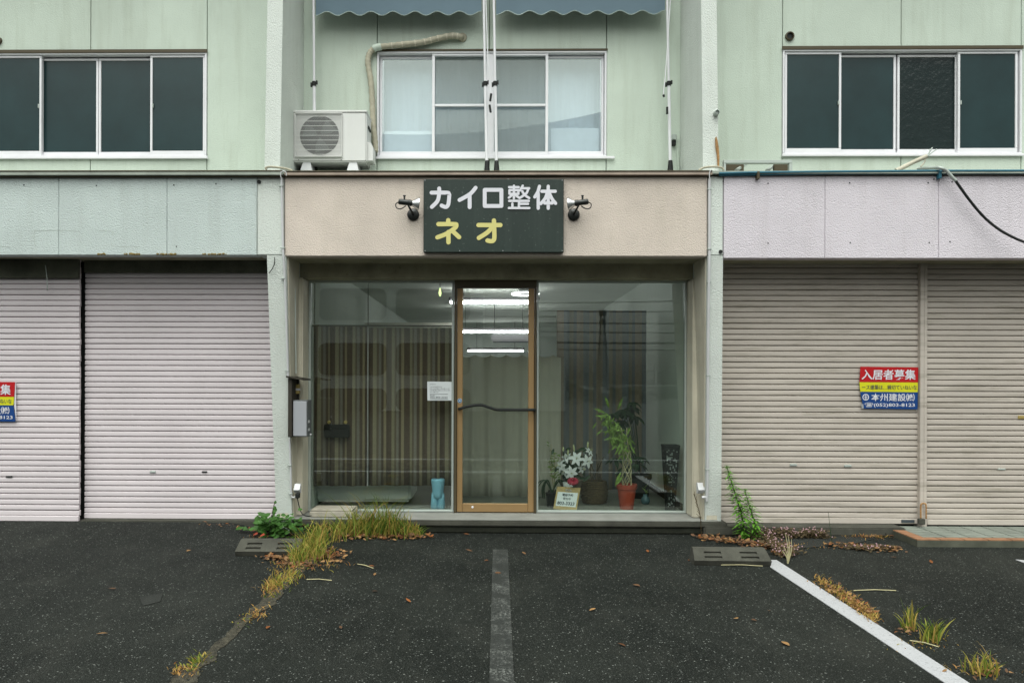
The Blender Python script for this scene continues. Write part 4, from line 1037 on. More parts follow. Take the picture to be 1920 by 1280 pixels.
# framed card
t = thing('framed_card', at(1060, 955, 7.13), 'gold framed white card standing in front of the lilies', 'card')
bl, br_, tr_, tl_ = at(1037.5, 953.5, 7.10), at(1081, 957, 7.10), at(1088.5, 915, 7.19), at(1044.5, 912.5, 7.19)
dz = Vector((0, 0, max(0, ZF + .002 - min(bl.z, br_.z))))
bl, br_, tr_, tl_ = [v + dz for v in (bl, br_, tr_, tl_)]
bk_ = Vector((0, .018, .004))
obj('card_frame', MB().quadbox([bl, br_, br_ + bk_, bl + bk_, tl_, tr_, tr_ + bk_, tl_ + bk_]), 'gold_frame', t)
bil = lambda u, v: bl * (1 - u) * (1 - v) + br_ * u * (1 - v) + tr_ * u * v + tl_ * (1 - u) * v
nrm = (br_ - bl).cross(tl_ - bl).normalized()
cq = [bil(.07, .15) + nrm * .003, bil(.93, .15) + nrm * .003, bil(.93, .78) + nrm * .003, bil(.07, .78) + nrm * .003]
obj('paper', MB().quadbox([cq[0], cq[1], cq[1] - nrm * .002, cq[0] - nrm * .002, cq[3], cq[2], cq[2] - nrm * .002, cq[3] - nrm * .002]), 'paper', t)
for (u0, v0, u1, v1, body, bo) in ((.28, .60, .74, .73, '電話予約', .02), (.33, .43, .67, .55, '受付中', .015), (.12, .21, .86, .36, '803-3323', .03)):
    text_quad('print_line', body, [bil(u0, v0), bil(u1, v0), bil(u1, v1), bil(u0, v1)], 'ink', t, bo, .0045)
mb = MB()
for k in range(9): mb.lathe([(0.008, 0), (0.006, .004), (.001, .006)], bil(.38 + .03 * k, .88 + .035 * math.sin(k * 2.3)) + nrm * .001, nrm, 8)
obj('frame_ornament', mb, 'wood_light', t)
# dark strappy plant and yellowish bamboo beside the door
t = thing('strappy_plant', (X(1036, 7.4), 7.4, ZF), 'dark strappy leaved plant drooping beside the door', 'potted plant')
p = Vector((X(1036, 7.4), 7.4, ZF + .14))
obj('pot', MB().lathe([(.05, 0), (.065, .13), (.07, .14), (.06, .14)], (p.x, p.y, ZF), n=18), 'black_trim', t, smooth=True, auto=35)
mb = MB()
for i in range(16):
    a = rnd.uniform(2.2, 4.0) if i < 10 else rnd.uniform(-.6, .8); L_ = rnd.uniform(.10, .17)
    mb.tube(smooth_path([p, p + Vector((math.cos(a) * L_ * .5, rnd.uniform(-.04, .02), .13)), p + Vector((math.cos(a) * L_, rnd.uniform(-.06, .02), .06)), p + Vector((math.cos(a) * L_ * .95, rnd.uniform(-.06, .02), -.06))], 4), [.005] * 10 + [.004, .003, .001], 4)
obj('leaf_blades', mb, 'leaf_dark', t, kind='stuff')
t = thing('bamboo_plant', (X(1040, 7.55), 7.55, ZF), 'thin plant with small yellow green leaves behind the lilies', 'potted plant')
p = Vector((X(1040, 7.55), 7.55, ZF)); mb = MB(); lf = MB()
obj('pot', MB().lathe([(.05, 0), (.06, .13), (.065, .14)], p, n=16), 'black_trim', t)
for (px, py) in ((1033, 833), (1040, 850), (1047, 858), (1030, 862)):
    e = at(px, py, 7.55); mb.tube([p + Vector((0, 0, .12)), (p + e) / 2 + Vector((rnd.uniform(-.02, .02), 0, .05)), e], .004, 5)
    for k in range(16):
        c = p.lerp(e, rnd.uniform(.45, 1)) + Vector((rnd.uniform(-.03, .03), rnd.uniform(-.03, .03), rnd.uniform(0, .04))); a = rnd.uniform(0, 6.28)
        lf.leaf(c, (math.cos(a), math.sin(a) * .6, .3), rnd.uniform(.03, .055), .016, (0, -.7, .6))
lf.tone = []
obj('stem', mb, 'stem_pale', t); obj('leaf_crown', lf, 'leaf_house', t, kind='stuff')

# ================================================================ SIGN
ysn = YF - 0.055
x0, x1, z0, z1 = wpx(794, 1057, 336, 473, ysn)
S = thing('shop_sign', ((x0 + x1) / 2, ysn, z0), 'dark green shop sign with white and yellow Japanese lettering', 'sign')
obj('board', MB().box(x0, x1, ysn, YF - 0.004, z0, z1, 0.004), 'sign_green', S)
def ribbon(pts, w, y):          # a flat stroke with round ends, 2 mm thick
    P = [Vector((p.x, p.z)) for p in pts]; n = len(P); Lf, Rt = [], []
    for i, p in enumerate(P):
        d1 = (P[i] - P[i - 1]).normalized() if i else (P[1] - P[0]).normalized()
        d2 = (P[i + 1] - P[i]).normalized() if i < n - 1 else d1
        t = (d1 + d2).normalized() if (d1 + d2).length > 1e-4 else d1
        nn = Vector((-t.y, t.x)); k = 1 / max(0.5, t.dot(d1))
        Lf.append(p + nn * w / 2 * k); Rt.append(p - nn * w / 2 * k)
    def cap(c, a, b):
        v = a - c; out = []
        for k in range(1, 8):
            an = -math.pi * k / 8; out.append(c + Vector((v.x * math.cos(an) - v.y * math.sin(an), v.x * math.sin(an) + v.y * math.cos(an))))
        return out
    poly = Lf + cap(P[-1], Lf[-1], Rt[-1]) + Rt[::-1] + cap(P[0], Rt[0], Lf[0])
    return [(v.x, v.y) for v in poly]
def glyph(strokes, wpx_, m, curve=True):
    mb = MB()
    for k, s_ in enumerate(strokes):
        sm = s_[0] == 'c'; pts = s_[1:] if s_[0] in ('c', 'l') else s_
        W = [at(780 + a / 6.62, 320 + b / 6.62, ysn) for a, b in pts]
        if sm: W = smooth_path(W, 5)
        wd = wpx_ / 6.62 / F * ysn
        yy = ysn - 0.003 - 0.0004 * k
        mb.prism(ribbon(W, wd, yy), yy, ysn - 0.0005)
    obj('character', mb, m, S)
glyph([['c', (193, 275), (380, 275), (408, 290), (413, 315), (403, 410), (386, 444), (360, 452), (318, 434)], ['c', (288, 222), (288, 280), (268, 375), (197, 452)]], 48, 'letter_white')
glyph([['c', (740, 214), (668, 294), (540, 366)], [(666, 300), (666, 455)]], 48, 'letter_white')
glyph([[(853, 240), (1060, 240)], [(853, 440), (1060, 440)], [(853, 240), (853, 440)], [(1060, 240), (1060, 440)]], 48, 'letter_white')
glyph([[(1156, 207), (1274, 207)], [(1160, 243), (1270, 243)], [(1160, 290), (1270, 290)], [(1160, 243), (1160, 290)], [(1270, 243), (1270, 290)], [(1215, 190), (1215, 345)], [(1203, 297), (1153, 337)], [(1227, 300), (1274, 335)],
       [(1325, 190), (1288, 250)], [(1312, 222), (1404, 222)], ['c', (1393, 226), (1368, 285), (1285, 343)], ['c', (1318, 258), (1350, 305), (1404, 343)],
       [(1157, 378), (1400, 378)], [(1278, 378), (1278, 465)], [(1290, 415), (1390, 415)], [(1196, 412), (1196, 465)], [(1153, 467), (1405, 467)]], 29, 'letter_white')
glyph([['c', (1532, 196), (1512, 265), (1474, 328)], [(1517, 285), (1517, 468)], [(1562, 258), (1728, 258)], [(1641, 196), (1641, 468)], ['c', (1632, 266), (1603, 345), (1548, 412)], ['c', (1650, 266), (1684, 345), (1732, 408)], [(1598, 404), (1690, 404)]], 40, 'letter_white')
glyph([[(400, 616), (400, 662)], ['c', (279, 665), (470, 665), (500, 676), (480, 715), (375, 785), (266, 828)], [(403, 762), (403, 890)], [(445, 742), (535, 826)]], 54, 'letter_yellow')
glyph([[(776, 676), (1047, 676)], ['c', (967, 620), (970, 700), (972, 830), (958, 868), (930, 876), (888, 868)], ['c', (950, 700), (885, 768), (780, 836)]], 54, 'letter_yellow')
for px, py in ((797, 338), (953, 336), (1054, 338), (797, 470), (862, 470), (943, 470), (1054, 470)):
    p = at(px, py, ysn - .001); obj('screw', MB().lathe([(0.003, 0), (0.003, .002)], p, (0, -1, 0), 8), 'alu', S)

# ---------------------------------------------------------------- sign spotlights
def spotlight(cpx, s, label):
    q = lambda dx, py, Y: at(cpx + s * dx, py, Y)
    t = thing('spotlight', q(0, 403, YF), label, 'spotlight', 'spotlights either side of the sign')
    b = q(0, 403, YF)
    obj('wall_plate', MB().lathe([(0.052, 0), (0.052, .018), (0.040, .03), (0.012, .034)], b - Vector((0, .0, 0)), (0, -1, 0), 24), 'black_metal', t, smooth=True, auto=40)
    yb2 = YF - 0.13
    obj('arm', MB().tube([q(0, 403, YF - .03), q(-3, 397, YF - .07), q(-9, 386, yb2)], 0.009, 8), 'black_metal', t, smooth=True)
    a, c = q(-28, 378, yb2 - .01), q(-3, 381, yb2 + .01)
    ax = (c - a).normalized(); L_ = (c - a).length
    obj('lamp_holder', MB().lathe([(0.018, 0), (0.024, .008), (0.024, L_ * .75), (0.027, L_ * .78), (0.027, L_)], a, ax, 18).lathe([(0.008, 0), (0.008, .035), (0.012, .036), (.012, .045)], a.lerp(c, .45) + Vector((0, 0, .015)), (0, 0, 1), 8), 'black_metal', t, smooth=True, auto=40)
    obj('bulb', MB().lathe([(0.020, 0), (0.030, .018), (0.050, .045), (0.056, .058), (0.054, .064), (0.02, .068)], c, ax, 24), 'reflector', t, smooth=True, auto=50)
    obj('cable', MB().tube(smooth_path([a + Vector((0, 0, -.005)), q(-33, 383, yb2), q(-31, 390, yb2), q(-23, 391.5, yb2), q(-14, 386, yb2)], 5), 0.0045, 6), 'black_trim', t, smooth=True)
spotlight(775, 1, 'black spotlight with silver bulb left of the green sign')
spotlight(1075.5, -1, 'black spotlight with silver bulb right of the green sign')

# ================================================================ OUTDOOR AIR CONDITIONER
ya = 6.98
x0, x1, z0, z1 = wpx(546.5, 687, 209, 303, ya)
A = thing('air_conditioner', ((x0 + x1) / 2, ya + .13, zroof(ya)), 'white outdoor air conditioner unit on the ledge by the left fin', 'air conditioner')
obj('casing', MB().box(x0, x1, ya + .004, ya + .27, z0, z1 - .004, 0.012), 'ac_white', A)
obj('lid', MB().box(x0 - .004, x1 + .004, ya - .002, ya + .275, z1 - .010, z1 + .012, 0.006), 'ac_white', A)
gx0, gx1, gz0, gz1 = wpx(555, 641, 214, 294, ya)
fc = Vector(((gx0 + gx1) / 2 + .005, ya - .001, (gz0 + gz1) / 2)); fr_ = (gz1 - gz0) * .46
obj('fan_opening', MB().lathe([(fr_, 0), (fr_, .002)], fc + Vector((0, .003, 0)), (0, -1, 0), 40), 'ac_dark', A)
mb = MB()
for k in range(3):
    a0 = k * 2.094 + .4
    poly = [(fc.x + fr_ * .9 * rr * math.cos(a0 + da), fc.z + fr_ * .9 * rr * math.sin(a0 + da)) for rr, da in ((.15, 0), (.6, -.25), (1, -.1), (1, .75), (.6, .8), (.15, .7))]
    mb.prism(poly, ya - .006, ya - .002)
obj('fan_blade', mb, 'fan_grey', A)
mb = MB(); n = 46
for i in range(n + 1):
    x = gx0 + (gx1 - gx0) * i / n; mb.box(x - .0008, x + .0008, ya - .018, ya - .0155, gz0, gz1)
for i in range(9):
    z = gz0 + (gz1 - gz0) * (i + .4) / 9; mb.box(gx0, gx1, ya - .0155, ya - .0125, z - .0018, z + .0018)
obj('grille', mb, 'ac_white', A)
obj('grille_frame', frame4(MB(), gx0 - .006, gx1 + .006, gz0 - .006, gz1 + .006, ya - .02, ya + .003, .007, b=.002), 'ac_white', A)
vx0, vx1, vz0, vz1 = wpx(689, 702, 269, 304, ya + .1)
obj('valve_cover', MB().prism([(x1 - .002, vz0), (x1 + .055, vz0), (x1 + .055, vz1 - .05), (x1 + .035, vz1 - .01), (x1 - .002, vz1)], ya + .05, ya + .2), 'ac_white', A)
obj('side_handle', MB().box(x1 - .002, x1 + .012, ya + .08, ya + .2, z1 - .14, z1 - .11, .004), 'ac_dark', A)
for px in (575, 662):
    c = at(px, 311, ya + .02); zz = zroof(ya + .05)
    obj('foot', MB().quadbox([(c.x - .055, ya + .0, zz), (c.x + .055, ya + .0, zz), (c.x + .055, ya + .29, zz), (c.x - .055, ya + .29, zz), (c.x - .036, ya + .02, z0 - .001), (c.x + .036, ya + .02, z0 - .001), (c.x + .036, ya + .27, z0 - .001), (c.x - .036, ya + .27, z0 - .001)]), 'white_plastic', A)
for px, py in ((560, 300), (640, 300), (686, 301)):
    obj('screw', MB().lathe([(.004, 0), (.004, .003)], at(px, py, ya + .003), (0, -1, 0), 8), 'ac_dark', A)
# taped refrigerant pipe
yh = YU - 0.045
pp = smooth_path([at(868, 71, YU + .02), at(862, 69, yh), at(845, 67.5, yh), at(815, 74, yh), at(790, 80, yh), at(745, 85, yh), at(715, 88, yh), at(701, 92, yh), at(692, 103, yh), at(690, 120, yh), at(695, 150, yh), at(698, 190, yh), at(700, 235, yh), at(703, 262, yh), at(704, 285, yh)], 8)
t = thing('taped_pipe', pp[-1], 'tan taped pipe running from the wall hole down to the air conditioner', 'pipe')
obj('pipe_wrap', MB().tube(pp, [0.027 + .003 * math.sin(i * 2.1) + .002 * rnd.random() for i in range(len(pp))], 12), 'tape', t, smooth=True)
mb = MB()
for i in range(10, 44, 4):
    if i < len(pp) - 1: mb.tube([pp[i], pp[i] + (pp[i + 1] - pp[i]).normalized() * .012], .0315, 12)
obj('tape_band', mb, 'jamb', t)
obj('wall_ring', MB().lathe([(.045, 0), (.045, .012), (.03, .02)], at(867, 71, YU), (0, -1, 0), 18), 'tape', t, smooth=True)
obj('elbow_cover', MB().tube(pp[48:58], .034, 12), 'wall_green', t, smooth=True)

# ================================================================ AWNINGS
yw = 7.17
def awning(pa, pb, label, cranks):
    xa, xb = X(pa[0], yw, 20), X(pb[0], yw, 20)
    t = thing('awning', ((xa + xb) / 2, yw, Z(318, yw)), label, 'awning', 'awnings over the centre window')
    zv = Z(25, yw); ztop = Z(0, yw) + .10
    poly = []; nsc = 7.5; n = 90; am = .020
    x_0, x_1 = xa + .022, xb - .022
    for i in range(n + 1):
        u = i / n; poly.append((x_0 + (x_1 - x_0) * u, zv - am * math.cos(2 * math.pi * nsc * u)))
    obj('valance', MB().prism([(x_1, ztop), (x_0, ztop)] + poly, yw - .004, yw - .001), 'awning', t)
    ed = [Vector((x, yw - .0025, z)) for x, z in poly]
    obj('valance_edging', MB().tube(ed, .004, 5), 'awning_edge', t)
    obj('front_bar', MB().tube([(xa, yw, ztop), (xb, yw, ztop)], .02, 10), 'alu', t)
    obj('canopy_cloth', MB().quadbox([(x_0, yw, ztop + .015), (x_1, yw, ztop + .015), (x_1, yw + .003, ztop + .022), (x_0, yw + .003, ztop + .022), (x_0, YU - .06, ztop + .35), (x_1, YU - .06, ztop + .35), (x_1, YU - .057, ztop + .36), (x_0, YU - .057, ztop + .36)]), 'awning', t)
    obj('roller', MB().tube([(xa, YU - .06, ztop + .38), (xb, YU - .06, ztop + .38)], .035, 12), 'alu', t)
    for (top_px, bot_px, show) in (pa, pb):
        p_t, p_b = at(top_px, 0, yw + .012), at(bot_px, 318, yw + .012)
        zz = zroof(yw + .012); d = p_b - p_t
        p_b = Vector((p_b.x, yw + .012, zz)); p_m = p_t.lerp(p_b, .49); p_u = p_t + (p_t - p_b).normalized() * .55
        po = obj('pole', MB().tube([p_u, p_m], .0125, 10).tube([p_m, p_b], .0155, 10), 'alu', t, smooth=True, auto=40)
        obj('pole_clamp', MB().tube([p_m + Vector((0, 0, .022)), p_m - Vector((0, 0, .022))], .021, 10).box(p_m.x - .034, p_m.x - .02, yw, yw + .02, p_m.z - .03, p_m.z + .01).box(p_m.x + .02, p_m.x + .034, yw, yw + .02, p_m.z - .005, p_m.z + .03), 'black_trim', t)
        obj('pole_foot', MB().lathe([(.030, 0), (.026, .04), (.020, .105)], p_b - Vector((0, 0, .002)), n=14), 'black_trim', t, smooth=True, auto=40)
    for pts in cranks:
        W = [at(px, py, yw - .04) for px, py in pts]
        obj('crank', MB().tube(W[:-2], .005, 6), 'alu', t, smooth=True, auto=40)
        for u, v in ((W[-4], W[-3]), (W[-2], W[-1])): obj('crank_grip', MB().tube([u, v], .011, 8), 'black_trim', t)
awning((588, 590, 0), (907, 913, 1), 'slate blue scalloped awning on poles left of the middle of the window', [[(911, 0), (915, 120), (920, 150), (919.5, 160), (921, 176), (919, 190), (918, 197), (920, 211)]])
awning((926, 931, 1), (1251, 1257, 1), 'slate blue scalloped awning on poles on the right half of the window', [[(1257, 0), (1252, 80), (1247, 150), (1245, 163), (1244, 178), (1245, 182), (1251, 201), (1251, 214)]])
# small socket box at the right of the centre bay
x0, x1, z0, z1 = wpx(1259, 1268, 253, 273, YU - .03)
t = thing('socket_box', ((x0 + x1) / 2, YU, z0), 'small grey socket box on the green wall beside the right awning pole', 'socket')
obj('cover', MB().box(x0, x1, YU - .05, YU - .001, (z0 + z1) / 2, z1, .005), 'alu_dull', t); obj('socket', MB().box(x0 + .004, x1 - .004, YU - .04, YU - .001, z0, (z0 + z1) / 2 - .001, .004), 'black_trim', t)
obj('conduit', MB().tube([at(1271, 280, YU - .02), Vector((X(1272, YU - .02, 318), YU - .02, zroof(YU - .02)))], .008, 8), 'wall_green', t)
# vents in the upper wall
def vent(px, py, r, label):
    p = at(px, py, YU)
    t = thing('wall_vent', p, label, 'vent', 'black round vents in the upper wall')
    obj('vent_ring', MB().lathe([(r, 0), (r, .02), (r * .75, .024), (r * .7, .004), (.002, .004)], p, (0, -1, 0), 20), 'brown_dark', t, smooth=True, auto=40)
    obj('vent_hole', MB().lathe([(r * .66, .005), (r * .66, .007)], p, (0, -1, 0), 20), 'black_trim', t)
vent(1480, 69, .044, 'black round vent above the right upstairs window'); vent(-3, 77, .04, 'black round vent cut by the left edge of the picture')
p = at(1343, 212, 6.545); obj('bolt_hole', MB().lathe([(.024, -.02), (.024, .03), (.018, .033), (.016, .012), (.002, .012)], p, (0, -1, 0), 16), 'alu_dull', label='grey bolt socket on the right fin', cat='bolt', smooth=True, auto=40)
for px, py, lab in ((486, 341, 'black anchor hole at the top of the left pillar head'), (1351, 472, 'dirty anchor hole at the foot of the right pillar head')):
    p = at(px, py, YF); obj('anchor_hole', MB().lathe([(.016, -.01), (.016, .008), (.012, .010), (.002, .006)], p, (0, -1, 0), 12), 'black_trim', label=lab, cat='anchor')
mb = MB()
for px, py in ((1356, 340), (1440, 344), (1593, 343), (1740, 343), (1751, 336), (1785, 341), (1440, 456), (1594, 455), (1742, 455), (1781, 453), (1419, 335), (45, 347), (181, 348), (326, 347), (405, 345), (434, 337), (331, 462)):
    mb.lathe([(.006, 0), (.006, .004), (.002, .005)], at(px, py, YF), (0, -1, 0), 7)
obj('wall_plugs', mb, 'black_trim', kind='stuff', label='small dark screw plugs dotted over the side fascias', cat='plugs')

mb = MB()
for pts in (((65, 433), (110, 432), (150, 434)), ((186, 432), (212, 434)), ((65, 433), (64, 446), (66, 462)), ((0, 462), (20, 463)), ((212, 433), (212, 442)), ((209, 455), (212, 461), (240, 463), (262, 463)), ((480, 360), (481, 420), (481, 478)), ((540, 960), (545, 940))):
    if pts[0][1] < 900: mb.tube(smooth_path([at(a, b, YF - .0005) for a, b in pts], 4), .0012, 4)
obj('hairline_cracks', mb, 'grey_trim', kind='stuff', label='hairline cracks on the pale blue fascia', cat='cracks')
mb = MB()
for i in range(90):
    px = rnd.choice((rnd.uniform(183, 197), rnd.uniform(232, 262), rnd.uniform(292, 330), rnd.uniform(376, 425)))
    p = at(px, 477.2 - abs(rnd.gauss(0, 1.0)), YF - .001); mb.lathe([(rnd.uniform(.004, .011), 0), (.002, .005)], p, (0, -1, rnd.uniform(-.3, .3)), 6)
obj('lichen', mb, mat('ochre_lichen', (0.24, 0.18, 0.06), 0.9, 0.4, 40), kind='stuff', label='ochre lichen along the bottom edge of the pale blue fascia', cat='lichen')

# ---------------------------------------------------------------- metal stand, pipes and cables on the right ledge
yst = 6.55
x0, x1, z0, z1 = wpx(1358, 1486, 299, 319, yst)
zst = zroof(yst)
t = thing('metal_stand', ((x0 + x1) / 2, yst, zst), 'empty grey metal stand lying on the right ledge', 'stand')
def bar(px0, px1, py0, py1, Ya, Yb, m='alu_dull', nm='stand_bar'):
    a0, a1, b0, b1 = wpx(px0, px1, py0, py1, Ya); obj(nm, MB().box(a0, a1, Ya, Yb, b0, b1, .003), m, t)
bar(1357, 1486, 300, 306, yst, yst + .04)
bar(1357, 1361.5, 306.3, 321, yst, yst + .04); bar(1480, 1486, 306.3, 321, yst, yst + .04)
bar(1362, 1395, 307, 321, yst + .2, yst + .24, 'brown_dark'); bar(1452, 1479, 307, 321, yst + .2, yst + .24, 'brown_dark')
a0, a1 = at(1380, 320, yst + .05), at(1398, 308, yst + .45); b0, b1 = at(1438, 320, yst + .05), at(1456, 308, yst + .45)
obj('stand_brace', MB().tube([a0, a1], .016, 6).tube([b0, b1], .016, 6), 'alu_dull', t)
yp = YF - .035
t = thing('blue_pipe', (X(1600, yp), yp, Z(322, yp, 1600)), 'thin blue green pipe running along the top of the lilac fascia', 'pipe')
obj('pipe_run', MB().tube([at(1348, 325, yp), at(1420, 323.5, yp), at(1560, 322, yp), at(1766, 320.5, yp), at(2100, 320, yp)], .011, 8).tube([at(1348, 328.5, yp + .012), at(1560, 326, yp + .012), at(2100, 325, yp + .012)], .008, 8), 'blue_pipe', t, smooth=True, auto=40)
for px, py in ((1422, 328), (1763, 327)):
    p = at(px, py, yp - .01); obj('pipe_clip', MB().box(p.x - .012, p.x + .012, yp - .016, yp + .03, p.z - .035, p.z + .03, .004), 'brown_dark' if px < 1500 else 'blue_pipe', t)
t = thing('cut_conduit', at(1700, 320, 6.42), 'cut pale conduit with frayed wires lying on the right ledge', 'conduit')
obj('conduit', MB().tube(smooth_path([at(1680, 320, 6.45), at(1697, 312, 6.45), at(1715, 303, 6.44), at(1738, 293, 6.42)], 5), .019, 10), 'jamb', t, smooth=True, auto=50)
for e in (((1738, 293), (1743, 285), (1748, 277)), ((1739, 293), (1746, 287), (1756, 280)), ((1737, 294), (1741, 288), (1744, 281)), ((1735, 297), (1733, 305), (1726, 313))):
    obj('wire', MB().tube(smooth_path([at(a, b, 6.42) for a, b in e], 4), .006, 6), 'jamb' if e[0][0] < 1736 else 'alu_dull', t, smooth=True)
yk = 6.33
t = thing('hanging_cable', at(1790, 340, yk), 'black cable sagging across the lilac fascia to the right', 'cable')
obj('cable_sleeve', MB().tube(smooth_path([at(1720, 317, 6.5), at(1745, 315, 6.42), at(1763, 315, yk), at(1775, 321, yk), at(1785, 332, yk), at(1792, 339, yk)], 5), .014, 8), 'alu_dull', t, smooth=True, auto=50)
obj('cable_run', MB().tube(smooth_path([at(1791, 338, yk), at(1803, 355, yk), at(1820, 378, yk), at(1845, 407, yk), at(1873, 430, yk - .02), at(1900, 445, yk - .05), at(1925, 455, yk - .1), at(1975, 470, yk - .3), at(2060, 485, yk - 1.0)], 6), .0115, 8), 'black_trim', t, smooth=True, auto=50)

# ---------------------------------------------------------------- conduits on the pillars
def conduit(pts, r, label, clips, m='white_plastic'):
    t = thing('wall_conduit', pts[-1], label, 'conduit')
    obj('pipe_run', MB().tube(pts, r, 8), m, t, smooth=True, auto=40)
    for p in clips: obj('pipe_clip', MB().box(p.x - .022, p.x + .014, p.y - .012, p.y + .014, p.z - .006, p.z + .006, .002), 'alu_dull', t)
    return t
lean = lambda z: YF - .004 + (1 - z / zl) * .29 if z < zl else YF - .008
def onp(px, py):
    Y = YF
    for _ in range(4): Y = lean(at(px, py, Y).z)
    return at(px, py, Y - .008)
conduit(smooth_path([onp(528, 333), onp(529, 400), onp(531, 470), onp(534, 520), onp(538, 640), onp(540, 705)], 4), .010, 'thin white conduit running down the inner edge of the left pillar', [onp(528, 349), onp(531, 465), onp(532, 522), onp(539, 695)])
tc = conduit(smooth_path([onp(543, 822), onp(545, 880), onp(546, 925), onp(550, 932), onp(555, 930)], 4), .009, 'short white conduit below the letterbox leading to the outlet', [onp(544, 872), onp(546, 925)])
conduit(smooth_path([onp(1330, 336), onp(1330, 480), onp(1328, 600), onp(1327, 760), onp(1326, 926), onp(1323, 931), onp(1316, 932)], 4), .012, 'white conduit running the full height of the right pillar', [onp(1331, 355), onp(1331, 467), onp(1330, 529), onp(1329, 704), onp(1327, 880)])
conduit([at(1311, 545, 6.79), at(1312.5, 700, 6.79), at(1314, 905, 6.79)], .007, 'pale thin conduit on the right jamb above the outlet box', [], 'alu_dull')
conduit([at(553, 540, 6.67), at(555, 700, 6.67)], .007, 'pale thin conduit on the left jamb above the letterbox', [], 'alu_dull')
def outlet(px0, px1, py0, py1, Y, label, plug):
    x0, x1, z0, z1 = wpx(px0, px1, py0, py1, Y)
    t = thing('outlet_box', ((x0 + x1) / 2, Y, z0), label, 'outlet', 'weatherproof outlets at the foot of the pillars')
    obj('cover', MB().prism_x([(Y + .04, z0), (Y + .04, z1), (Y + .01, z1), (Y - .03, z0 + (z1 - z0) * .4), (Y - .025, z0 + (z1 - z0) * .3), (Y + .005, z0)], x0, x1), 'white_plastic', t)
    if plug:
        obj('plug', MB().box(x0 + .012, x1 - .005, Y - .022, Y + .02, z0 - .045, z0 - .001, .005), 'black_trim', t)
        obj('flex', MB().tube(smooth_path([Vector(((x0 + x1) / 2, Y, z0 - .04)), at(560, 945, Y), at(566, 962, Y - .01), at(576, 967, Y - .02), at(584, 966, Y)], 5), .005, 6), 'black_trim', t, smooth=True)
outlet(552, 563, 907, 924, 6.62, 'white outlet with a black plug at the foot of the left pillar', True)
outlet(1308, 1320, 905, 925, 6.685, 'white outlet box at the foot of the right pillar', False)
# loops of cable on the pillar tops
for pts, lab in (([(500, 318), (498, 315), (505, 313), (520, 314), (535, 316), (548, 320)], 'pale cable loop on the ledge beside the left fin'), ([(1310, 320), (1318, 315), (1332, 313), (1345, 313), (1354, 315), (1357, 319)], 'pale cable loop on the ledge beside the right fin')):
    obj('cable_loop', MB().tube(smooth_path([at(a, b, 6.42) for a, b in pts], 5), .009, 8), 'tape', label=lab, cat='cable', smooth=True)
for pts, lab in (([(527, 334), (526, 326), (530, 321), (536, 323), (537, 330)], 'thin white wire curling over the ledge at the left pillar'), ([(1331, 336), (1330, 328), (1331, 322), (1334, 318)], 'thin white wire curling over the ledge at the right pillar')):
    obj('wire_curl', MB().tube(smooth_path([at(a, b, YF - .06) for a, b in pts], 5), .004, 6), 'white_plastic', label=lab, cat='wire', smooth=True)
obj('loose_wire', MB().tube(smooth_path([onp(515, 482), onp(514, 496), onp(509, 506), onp(504, 512)], 4), .004, 6), 'black_trim', label='thin loose wire on the upper left pillar', cat='wire', smooth=True)
obj('loose_wire', MB().tube(smooth_path([at(85, 497, 6.69), at(88, 520, 6.69), at(89, 545, 6.68)], 4), .004, 6), 'alu_dull', label='loose wire end hanging on the far left shutter', cat='wire', smooth=True)
# letterbox on the left pillar
yl = 6.52
t = thing('letterbox', at(560, 820, yl), 'silver letterbox on a dark wooden backboard beside the left window', 'letterbox')
x0, x1, z0, z1 = wpx(541, 549, 708, 819, yl)
bx1 = X(558, 6.66, 740)
obj('backboard', MB().box(x0, x0 + .035, yl - .02, yl + .24, z0, z1, .003).box(x0 + .036, bx1, yl + .16, yl + .19, z0 + .02, z1 - .003, .003), 'wood_dark', t)
obj('roof_board', MB().quadbox([(x0 - .01, yl - .05, z1 + .004), (X(570, yl, 708), yl - .05, z1 - .022), (X(570, yl, 708), yl + .24, z1 - .022), (x0 - .01, yl + .24, z1 + .004), (x0 - .01, yl - .05, z1 + .018), (X(570, yl, 708), yl - .05, z1 - .008), (X(570, yl, 708), yl + .24, z1 - .008), (x0 - .01, yl + .24, z1 + .018)]), 'wood_dark', t)
bx0, bx1_, bz0, bz1 = wpx(549, 576, 752, 817, yl)
obj('box_body', MB().box(bx0, bx1_, yl + .004, yl + .155, bz0 - .008, bz1 + .01, .004), 'steel', t)
obj('box_face', MB().box(bx0 + .004, bx1_ - .006, yl - .002, yl + .0035, bz0, bz1, .002), 'silver_box', t)
for py in (790, 805):
    p = at(580, py, yl + .05); obj('name_label', MB().box(bx1_ - .002, bx1_ + .0015, yl + .03, yl + .09, p.z - .012, p.z + .012), 'white_plastic', t)
p = at(582, 815, yl + .06); obj('lock', MB().lathe([(.009, 0), (.009, .01)], Vector((bx1_, yl + .11, p.z)), (1, 0, 0), 10), 'alu', t)
x0, x1, z0, z1 = wpx(549.5, 560, 720, 738, yl + .1)
obj('bell_push', MB().box(x0, x1, yl + .11, yl + .158, z0, z1, .004), 'brass', t); obj('bell_label', MB().box(x0 + .02, x1 + .012, yl + .105, yl + .1095, (z0 + z1) / 2 - .014, (z0 + z1) / 2 + .006), 'white_plastic', t)

